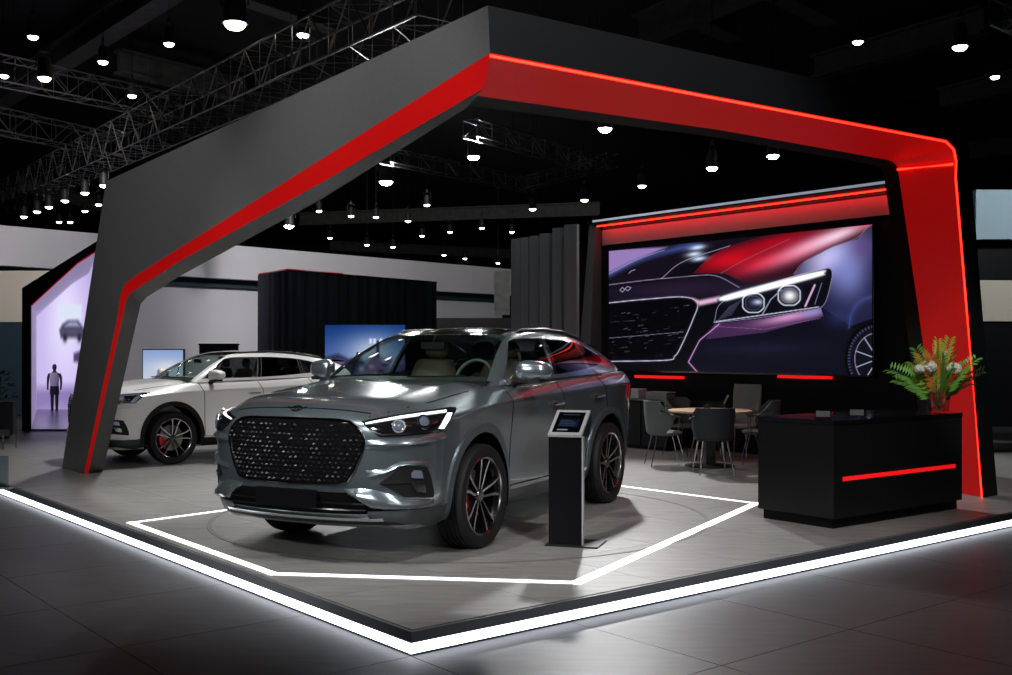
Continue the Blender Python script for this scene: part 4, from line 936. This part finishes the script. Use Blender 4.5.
b = ctop(885, 414.8); b.z = PZ+CH; ph = obj('phone', MB().box((0, 0, .005), (.14, .075, .009)), 'black_gloss', None, False, loc=b); tag(ph, 'thin black phone lying on the counter before the vase', 'phone')
# vase and flowers
vb = ctop(938, 413.5); vb.z = PZ+CH; vs_o = empty('vase', vb, 0, 'clear glass cylinder vase with stems on the black counter', 'vase')
obj('glass', MB().lathe([(.095, 0), (.105, .02), (.115, .27), (.108, .27), (.098, .03), (0, .03)], 28), 'clear_glass', vs_o)
obj('water', MB().lathe([(.094, .032), (.102, .16), (0, .16)], 24), 'water', vs_o)
def frond(base, d, L, droop, mk, label, leaf=.055):
    d = Vector(d).normalized(); side = Matrix.Rotation(random.choice((-1, 1))*random.uniform(.7, 1.35), 3, d) @ d.cross(UP).normalized(); r = empty('fern_frond', base, 0, label, 'frond', 'fern fronds in the vase'); pts = []
    hz = Vector((d.x, d.y, 0))
    for t in np.linspace(0, 1, 11): pts.append(Vector((0, 0, d.z*L*t))+hz*(L*t*t*1.1+L*.12*t)+UP*(-droop*t*t*t*L))
    obj('stem', MB().tube(pts, [.004*(1-.7*i/10) for i in range(11)], 5), 'stem', r); lv = MB()
    for i in range(8, 26):
        t = i/26*1.0; q = Vector(pts[min(9, int(t*10))]).lerp(pts[min(10, int(t*10)+1)], t*10-int(t*10)); ll = leaf*(1.25-abs(t-.5))*1.35
        for s in (1, -1):
            tg = (Vector(pts[min(10, int(t*10)+1)])-Vector(pts[min(9, int(t*10))])).normalized(); e = (side*s+tg*.55+UP*random.uniform(-.12, .12)).normalized()*ll; n = tg*ll*.13; k0 = len(lv.v); lv.v += [q, q+e*.45+n+UP*.006, q+e, q+e*.45-n+UP*.006]; lv.f.append([k0, k0+1, k0+2, k0+3])
    obj('leaflets', lv, mk, r, fix=False, smooth=False)
nk = vb+UP*.03
FR = [(-1, .1, .75, .52, .5, 'leaf'), (-.75, -.3, .95, .5, .35, 'leaf_light'), (-.5, .3, 1.3, .56, .2, 'leaf'), (-.2, -.1, 1.5, .55, .15, 'leaf_orange'), (.08, .2, 1.6, .6, .1, 'leaf_light'), (.3, -.1, 1.5, .62, .12, 'leaf_light'), (.55, .1, 1.2, .55, .25, 'leaf_orange'), (.85, -.2, 1.0, .54, .35, 'leaf'), (1.1, .1, .8, .5, .5, 'leaf_light'), (-.4, -.5, 1.2, .5, .3, 'leaf_orange'), (.2, -.6, 1.0, .44, .45, 'leaf'), (-.85, .2, .6, .42, .6, 'leaf'), (.9, .3, .55, .42, .6, 'leaf'), (-.1, -.5, 1.5, .5, .2, 'leaf'), (-.6, 0, 1.6, .5, .2, 'leaf_orange'), (.4, .4, 1.7, .5, .1, 'leaf')]
LB = {'leaf': 'deep green fern frond spreading from the glass vase', 'leaf_light': 'bright yellow green fern frond rising from the glass vase', 'leaf_orange': 'rust orange fern frond rising from the glass vase'}
for x, y, z, L, dr, mk in FR: frond(nk+Vector((x*.04, y*.04, .0)), (x*.6, y*.6, z*1.15), L*1.2, dr*.35, mk, LB[mk], .085)
def hydrangea(px, py, rad, label):
    c = atd(px, py, vb.y-.1); r = empty('hydrangea', nk, 0, label, 'flower', 'white flowers in the vase'); hd_ = MB(); rel_c = c-nk
    rr = random.Random(int(px))
    for i in range(46):
        ph_ = math.acos(1-2*(i+.5)/46); th = i*2.39996; n = Vector((math.sin(ph_)*math.cos(th), math.sin(ph_)*math.sin(th), math.cos(ph_)*.85)); p = rel_c+n*rad; x, y, _ = basis(n)
        a0 = rr.uniform(0, 1.5)
        for k in range(4):
            a = a0+k*math.pi/2; t = x*math.cos(a)+y*math.sin(a); s = n.cross(t); k0 = len(hd_.v); w_ = rad*.30; hd_.v += [p, p+t*w_*.6+s*w_*.42+n*.006, p+t*w_*1.05+n*.002, p+t*w_*.6-s*w_*.42+n*.006]; hd_.f.append([k0, k0+1, k0+2, k0+3])
    core = MB().lathe([(0.001, -rad*.8), (rad*.7, -rad*.4), (rad*.88, 0), (rad*.7, rad*.5), (0.001, rad*.8)], 12, rel_c); obj('bloom', core, 'petal', r); obj('petals', hd_, 'petal', r, fix=False, smooth=False)
    obj('stem', MB().tube([Vector((0, 0, .02)), rel_c*.5+UP*.05, rel_c], .006, 6), 'stem', r)
hydrangea(929, 366.5, .066, 'large white hydrangea head over the vase, fullest of the three'); hydrangea(919.5, 369, .045, 'small white hydrangea head tucked against the fullest one'); hydrangea(954, 368.5, .062, 'white hydrangea head standing apart from the other two')
# ------------------------------------------------------------------ meeting table and chairs
tb = ground(710, 466); td = tb.y
tbl = empty('meeting_table', tb, 0, 'round wooden topped meeting table on a black pedestal', 'table')
TZ = .755
obj('table_top', MB().lathe([(0.001, TZ-.028), (.545, TZ-.028), (.56, TZ-.014), (.555, TZ), (0.001, TZ)], 40), 'wood_top', tbl)
obj('pedestal', MB().box((0, 0, .38), (.13, .13, .70)), 'counter_black', tbl, False); obj('base', MB().lathe([(.33, 0), (.33, .012), (.28, .02), (.09, .03), (0.001, .03)], 32), 'counter_black', tbl)
cu = obj('glass_tumbler', MB().lathe([(.001, 0), (.05, 0), (.055, .09), (.05, .09), (.046, .01), (.001, .01)], 16), 'smoke_glass', None, loc=tb+Vector((-.03, .05, TZ))); tag(cu, 'small glass tumbler on the round wooden table', 'tumbler')
def chair(loc, rz, label, mk, back=.44, arms=True, tall=False):
    r = empty('meeting_chair', loc, rz, label, 'chair', 'chairs around the meeting table'); sz = .45      # faces +x
    obj('seat', MB().lathe([(.001, sz-.045), (.2, sz-.04), (.235, sz-.02), (.235, sz), (.2, sz+.015), (.001, sz+.018)], 24), mk if not tall else 'chair_light', r)
    rows = []
    A_ = 1.75 if not tall else .75
    for z, rad, f in ((sz+.0, .235, .8), (sz+.12, .25, 1), (sz+.25, .265, .95), (sz+back*.85, .27, .72 if not tall else .95), (sz+back, .272, .6 if not tall else .9)):
        rows.append([(Vector((math.cos(a)*rad-.01*(z-sz) if not tall else -.2-.12*(z-sz)+.06*(1-math.cos(a-math.pi)), math.sin(a)*rad*(1 if not tall else 1.25), z)), Vector((math.cos(a), math.sin(a), 0))) for a in np.linspace(math.pi-A_*f, math.pi+A_*f, 15)])
    obj('backrest', MB().slab(rows, (.012, -.012)), mk, r)
    for s in (1, -1):
        if arms: obj('armrest', MB().tube([(-.12, .25*s, sz+back*.72), (.05, .275*s, sz+.235), (.17, .26*s, sz+.22)], .016, 8).tube([(.14, .26*s, sz+.22), (.13, .2*s, sz-.02)], .009, 6), mk, r)
        for f in (1, -1): obj('leg', MB().tube([(.14*f, .15*s, sz-.03), (.235*f, .215*s, .0)], [.012, .008], 8), 'chrome', r)
    return r
def chx(px, py): return ground(px, py)
chair(chx(714, 474)+Vector((0, .08, 0)), math.radians(92), 'black shell chair turned away, standing between counter and table pedestal', 'chair_dark', .385)
chair(chx(666, 466)+Vector((0, .1, 0)), math.radians(5), 'grey fabric chair with wrap-round arms beside the rear of the grey car', 'chair_fabric', .42)
chair(chx(762, 465)+Vector((0, .15, 0)), math.radians(172), 'grey fabric chair half hidden behind the counter end', 'chair_fabric', .42)
chair(chx(684, 455), math.radians(-48), 'grey fabric chair on the far side of the table next to the console', 'chair_fabric', .40)
chair(chx(740, 456), math.radians(-128), 'pale green grey chair with a tall flat back behind the table', 'chair_light', .60, True, True)
chair(chx(708, 459), math.radians(-90), 'dark low chair behind the table facing the glass tumbler', 'chair_dark', .36)
# console behind the car
kb = wpx(650, 444, .40); kc = empty('console', Vector((kb.x, kb.y, PZ)), 0, 'dark low console against the media wall', 'console')
KL = 1.15
obj('top', MB().box(UP*.78, (KL, .42, .035), (wd, wn, UP)), 'clad_grey', kc, False); obj('body', MB().box(UP*.385, (KL-.06, .38, .75), (wd, wn, UP)), 'black_wall', kc, False)
for s in (-1, 1): obj('door', MB().box(UP*.4+wd*(s*KL*.235)+wn*.196, (KL*.44, .015, .68), (wd, wn, UP)), 'counter_black', kc, False)
def pile(t, n, wdt, m, label, sh=.02):
    r = empty('brochure_stack', kc.location+wd*t+UP*.7985, 0, label, 'brochures')
    for i in range(n): obj('brochure', MB().box(UP*(i*sh+sh*.45)+wd*random.uniform(-.015, .015), (wdt, .2, sh*.85), (wd, wn, UP)), m, r, False)
pile(-.36, 7, .40, 'paper', 'tall pale stack of brochures on the dark console'); pile(.22, 5, .44, 'chair_light', 'lower grey green stack of brochures on the dark console', .022)
# ------------------------------------------------------------------ rigging: trusses, beams, ducts
def truss(p, q, s, label, step=.6, r=.025):
    p, q = Vector(p), Vector(q); x, y, d = basis(q-p); L = (q-p).length; root = empty('truss', p, 0, label, 'truss'); o = [(x*a+y*b)*s/2 for a, b in ((1, 1), (-1, 1), (-1, -1), (1, -1))]
    for k in o: obj('chord', MB().tube([k, k+d*L], r, 6), 'truss_metal', root)
    br = MB(); n = max(2, int(L/step))
    for i in range(n):
        a, b = d*(L*i/n), d*(L*(i+1)/n)
        for j in range(4):
            k, m = o[j], o[(j+1) % 4]; br.tube([a+(k if i % 2 else m), b+(m if i % 2 else k)], r*.5, 4, False); br.tube([a+k, a+m], r*.45, 4, False)
    for t in (.15, .85):
        e = d*(L*t); obj('hanger', MB().tube([e, Vector((e.x, e.y, 10-p.z))], .008, 5), 'lamp_black', root)
    w_ = obj('bracing', br, 'truss_metal', root, fix=False); w_['kind'] = 'stuff'
def tz(px, py, z): return atz(px, py, z)
truss(tz(440, -8, 6.5), tz(-30, 214, 6.5), .75, 'long lattice truss running above the left arm of the portal')
truss(tz(-20, 66, 7.6), tz(175, 108, 7.6), .55, 'short lattice truss crossing at the upper left under the ceiling')
truss(tz(-20, 117, 7.2), tz(118, 147, 7.2), .55, 'lower lattice truss crossing at the left beside the long truss')
truss(tz(470, 128, 5.4), tz(606, 168, 5.4), .28, 'thin lattice truss inside the portal opening near the corner', .4, .018)
truss(tz(385, 155, 5.4), tz(532, 186, 5.4), .28, 'thin lattice truss inside the portal opening under the bright spotlight', .4, .018)
truss(tz(525, 184, 5.8), tz(612, 160, 5.8), .28, 'thin lattice truss joining the two inside the portal opening', .4, .018)
truss(tz(1003, 8, 8.0), tz(1080, 46, 8.0), .5, 'dark lattice truss at the upper right corner of the hall')
def beam(a, b, z, wdt, h, label, m='beam_grey', name='ceiling_beam', ext=0):
    p, q = tz(*a, z), tz(*b, z); d = (q-p).normalized(); p, q = p-d*ext, q+d*ext; n = Vector((-d.y, d.x, 0)); c = (p+q)/2
    o = obj(name, MB().box((0, 0, 0), ((q-p).length, wdt, h*.12), (d, n, UP)).box((0, 0, h*.47), ((q-p).length, wdt*.2, h*.9), (d, n, UP)).box((0, 0, h*.94), ((q-p).length, wdt, h*.12), (d, n, UP)), m, None, False, loc=c)
    tag(o, label, 'beam')
for a, b, z, w_, lab in (((-10, 112), (172, -4), 9.0, .5, 'dark ceiling beam rising behind the upper left spotlights'), ((236, -2), (330, 30), 9.0, .45, 'grey ceiling beam over the long truss'), ((118, 72), (240, 100), 9.0, .4, 'dark ceiling beam ending behind the long truss'), ((640, 42), (760, -6), 9.0, .55, 'grey ceiling beam above the right arm of the portal'), ((815, 78), (985, 32), 9.0, .4, 'pale ceiling beam beside the round hall lamp at upper right'), ((940, 108), (1030, 87), 9.2, .4, 'pale ceiling beam just above the right portal leg'), ((690, 20), (735, 40), 9.3, .5, 'short cross beam between the pale beams at right'), ((775, -4), (830, 24), 9.3, .5, 'cross beam at the top right of the hall'), ((955, 160), (1040, 150), 9.0, .4, 'low dark beam beyond the right portal leg'), ((330, 250), (510, 258), 8.0, .4, 'far ceiling beam above the white back wall'), ((300, 225), (600, 215), 8.0, .4, 'far ceiling beam behind the hall spotlights'), ((20, 190), (110, 215), 8.5, .4, 'far ceiling beam over the left neighbouring stand')):
    beam(a, b, z, w_, .6, lab)
# ------------------------------------------------------------------ spotlights
def build_spot():
    r = empty('spotlight', (0, 0, 0))
    obj('housing', MB().lathe([(.001, .42), (.09, .40), (.12, .3), (.13, .06), (.15, 0), (.135, 0), (.12, .03), (.001, .04)], 16), 'lamp_black', r)
    obj('yoke', MB().tube([(.16, 0, .2), (.16, 0, .45), (.1, 0, .52), (-.1, 0, .52), (-.16, 0, .45), (-.16, 0, .2)], .012, 5), 'lamp_black', r)
    obj('clamp', MB().box((0, 0, .57), (.06, .06, .12)), 'lamp_black', r)
    obj('lens', MB().lathe([(.118, .03), (.115, -.02), (.08, -.055), (.001, -.07)], 16), 'lamp_on', r, fix=True)
    return r
sp0 = build_spot(); CMP = childmap(); first_sp = [True]; lens = {}
def hang(o, size, top):
    obj('hanger', MB().tube([(0, 0, .6), (0, 0, (top-o.location.z)/size)], .009, 5), 'lamp_black', o)
def spot(px, py, z, label, group, size=1.0,  lm='lamp_on', tilt=(0, 0), target=None, energy=0, angle=60, col=(1, 1, 1), soft=.15, hz=None):
    p = tz(px, py, z)
    o = sp0 if first_sp[0] else copy_tree(sp0, None, CMP); first_sp[0] = False
    o.location = p; o.scale = (size,)*3; tag(o, label, 'spotlight', group); o.rotation_euler = (tilt[0], tilt[1], random.uniform(0, 3))
    if lm != 'lamp_on':
        for c in bpy.data.objects:
            if c.parent == o and c.name.startswith('lens'):
                if lm not in lens: me = c.data.copy(); me.materials.clear(); me.materials.append(M[lm]); lens[lm] = me
                c.data = lens[lm]
    hang(o, size, hz if hz else 10.0)
    if energy: lamp('spot_light', p-UP*.12*size, target, energy, soft, angle, col)
    return o
stage_c = uv(4, 4.5, PZ)
G1 = 'spotlights along the long truss'; T1 = 'small spotlight clamped along the long lattice truss at the left'
tA, tB = tz(440, -8, 6.5), tz(-30, 214, 6.5)
def tspot(x):
    k = (x-CX)/F; t = (k*tA.y-tA.x)/((tB.x-tA.x)-k*(tB.y-tA.y)); P = tA.lerp(tB, t); q = Vector((P.x, P.y, 5.66)); X, Y = pix(q)
    spot(X, Y, 5.66, T1, G1, .8, 'lamp_warm', hz=6.13)
for x, y in ((24, 214), (37, 204), (49, 197), (65, 186), (85, 176), (104, 162)): tspot(x)
G2 = 'distant spotlights over the back wall'; T2 = 'tiny distant spotlight hanging in the dark above the white back wall'
for x, y in ((319, 211), (351, 216), (367, 245), (376, 217), (393, 247), (422, 236), (427, 205), (444, 255), (450, 232), (465, 258.5), (482, 228), (498, 263), (330, 238), (59, 222), (70, 222), (85, 211), (98.5, 204.6), (408, 221), (512, 232)): spot(x, y, 6.4 if y < 240 else 6.0, T2, G2, .8, 'lamp_warm')
G3 = 'hall lamps at the upper left'; T3 = 'hall lamp hanging from the dark ceiling at the upper left beyond the long truss'
for x, y in ((33, 37), (103, 62), (132, 96), (169, 44), (4, 76)): spot(x, y, 8.0, T3, G3, .85, 'lamp_on')
spot(235, 24, 7.2, 'large dark bell shaped hall lamp above the long truss', None, 1.5, 'lamp_warm'); spot(303, 35, 8.2, 'hall lamp half hidden behind the long truss', None, 1.0, 'lamp_warm')
G4 = 'hall lamps at the upper right'; T4 = 'hall lamp hanging from the ceiling above the right portal arm'
for x, y in ((858, 42), (995, 77)): spot(x, y, 8.0, T4, G4, .85)
spot(960, 47, 7.4, 'bell shaped hall lamp with a dark housing at upper right', None, 1.1, 'lamp_warm')
for x, y, e, lab in ((289, 226, 0, 'dazzling cool spotlight hanging low before the white back wall'), (386, 182, 900, 'bright cool spotlight hanging under the left portal arm')): spot(x, y, 5.2, lab, None, 1.1, 'lamp_bright', target=(-1, 11, 0) if e else None, energy=e, angle=80)
G5 = 'stage spotlights inside the portal'; T5 = 'stage spotlight hanging inside the portal opening above the media wall'
for x, y in ((532.6, 209), (584.5, 200), (642, 186)): spot(x, y, 5.4, T5, G5, .75, 'lamp_on')
# key lights of the stand
KEY = [((473.5, 157), 5.2, 'stage spotlight hanging from the thin truss near the portal corner', (-.6, 9.0, .8), 1500, 75), ((605, 129), 5.2, 'stage spotlight hanging under the right portal arm', (.6, 10.5, .5), 1500, 80),
       ((712, 168), 5.2, 'stage spotlight hanging in front of the upper edge of the media wall', (2.6, 12.0, 0), 1000, 90), ((773, 156), 5.2, 'stage spotlight hanging nearest the right portal leg, above the screen', (3.6, 11.5, 0), 1000, 90)]
for (x, y), z, lab, tg, e, an in KEY: spot(x, y, z, lab, None, .85, 'lamp_bright', target=tg, energy=e, angle=an)
# added spotlights, mostly out of view, to brighten cars, flowers and walls
def rig(name, loc, target, e, angle, size, label, group, col=(1, 1, 1), sc=1.0):
    o = copy_tree(sp0, None, CMP); o.location = loc; o.scale = (sc,)*3; tag(o, label, 'spotlight', group); hang(o, sc, 10.0); lamp('spot_light', Vector(loc)-UP*.25, target, e, size, angle, col)
TO = 'unseen spotlight added over the front of the stand'; GO = 'added spotlights over the front of the stand'
rig('spotlight', (-3.2, 4.6, 7.0), (-.9, 9.3, .7), 1150, 55, .10, TO, GO); rig('spotlight', (-4.2, -.5, 5.0), (-1.3, 8.6, .9), 1500, 22, .16, TO, GO); rig('spotlight', (3.6, -.5, 5.2), (.2, 9.0, .9), 1100, 22, .16, TO, GO); rig('spotlight', (2.5, 4.2, 7.2), (.3, 9.6, .5), 1150, 60, .10, TO, GO)  # low front pair added to brighten the nose of the grey car
rig('spotlight', (-6.5, 7.5, 7.0), (-3.5, 13.5, .8), 650, 60, .35, TO, GO); rig('spotlight', (-6.0, 3.5, 6.5), (-3.0, 10.0, 3.4), 500, 45, .3, TO, GO)
rig('spotlight', (-9.0, 21, 7.0), (-11, 31.5, 2.2), 1500, 95, .4, 'spotlight added to light the white back wall', 'wall washers'); rig('spotlight', (-2.5, 27, 7.0), (-4, 40, 3.2), 2200, 95, .4, 'spotlight added to light the white back wall', 'wall washers')  # added to brighten the pale back wall
rig('spotlight', (3.6, 5.0, 6.5), (4.7, 10.9, 1.5), 1100, 16, .2, TO, GO); rig('spotlight', (12, 19, 7.0), (12, 25, 3.2), 900, 80, .4, 'spotlight added to light the right end wall', 'wall washers', (.9, .95, 1)); rig('spotlight', (-4, 16, 7.6), (-4.2, 15.2, 0), 1300, 80, .3, 'unseen spotlight added over the white car', 'added stand spotlights')  # added to light the flowers, the right wall and the white car
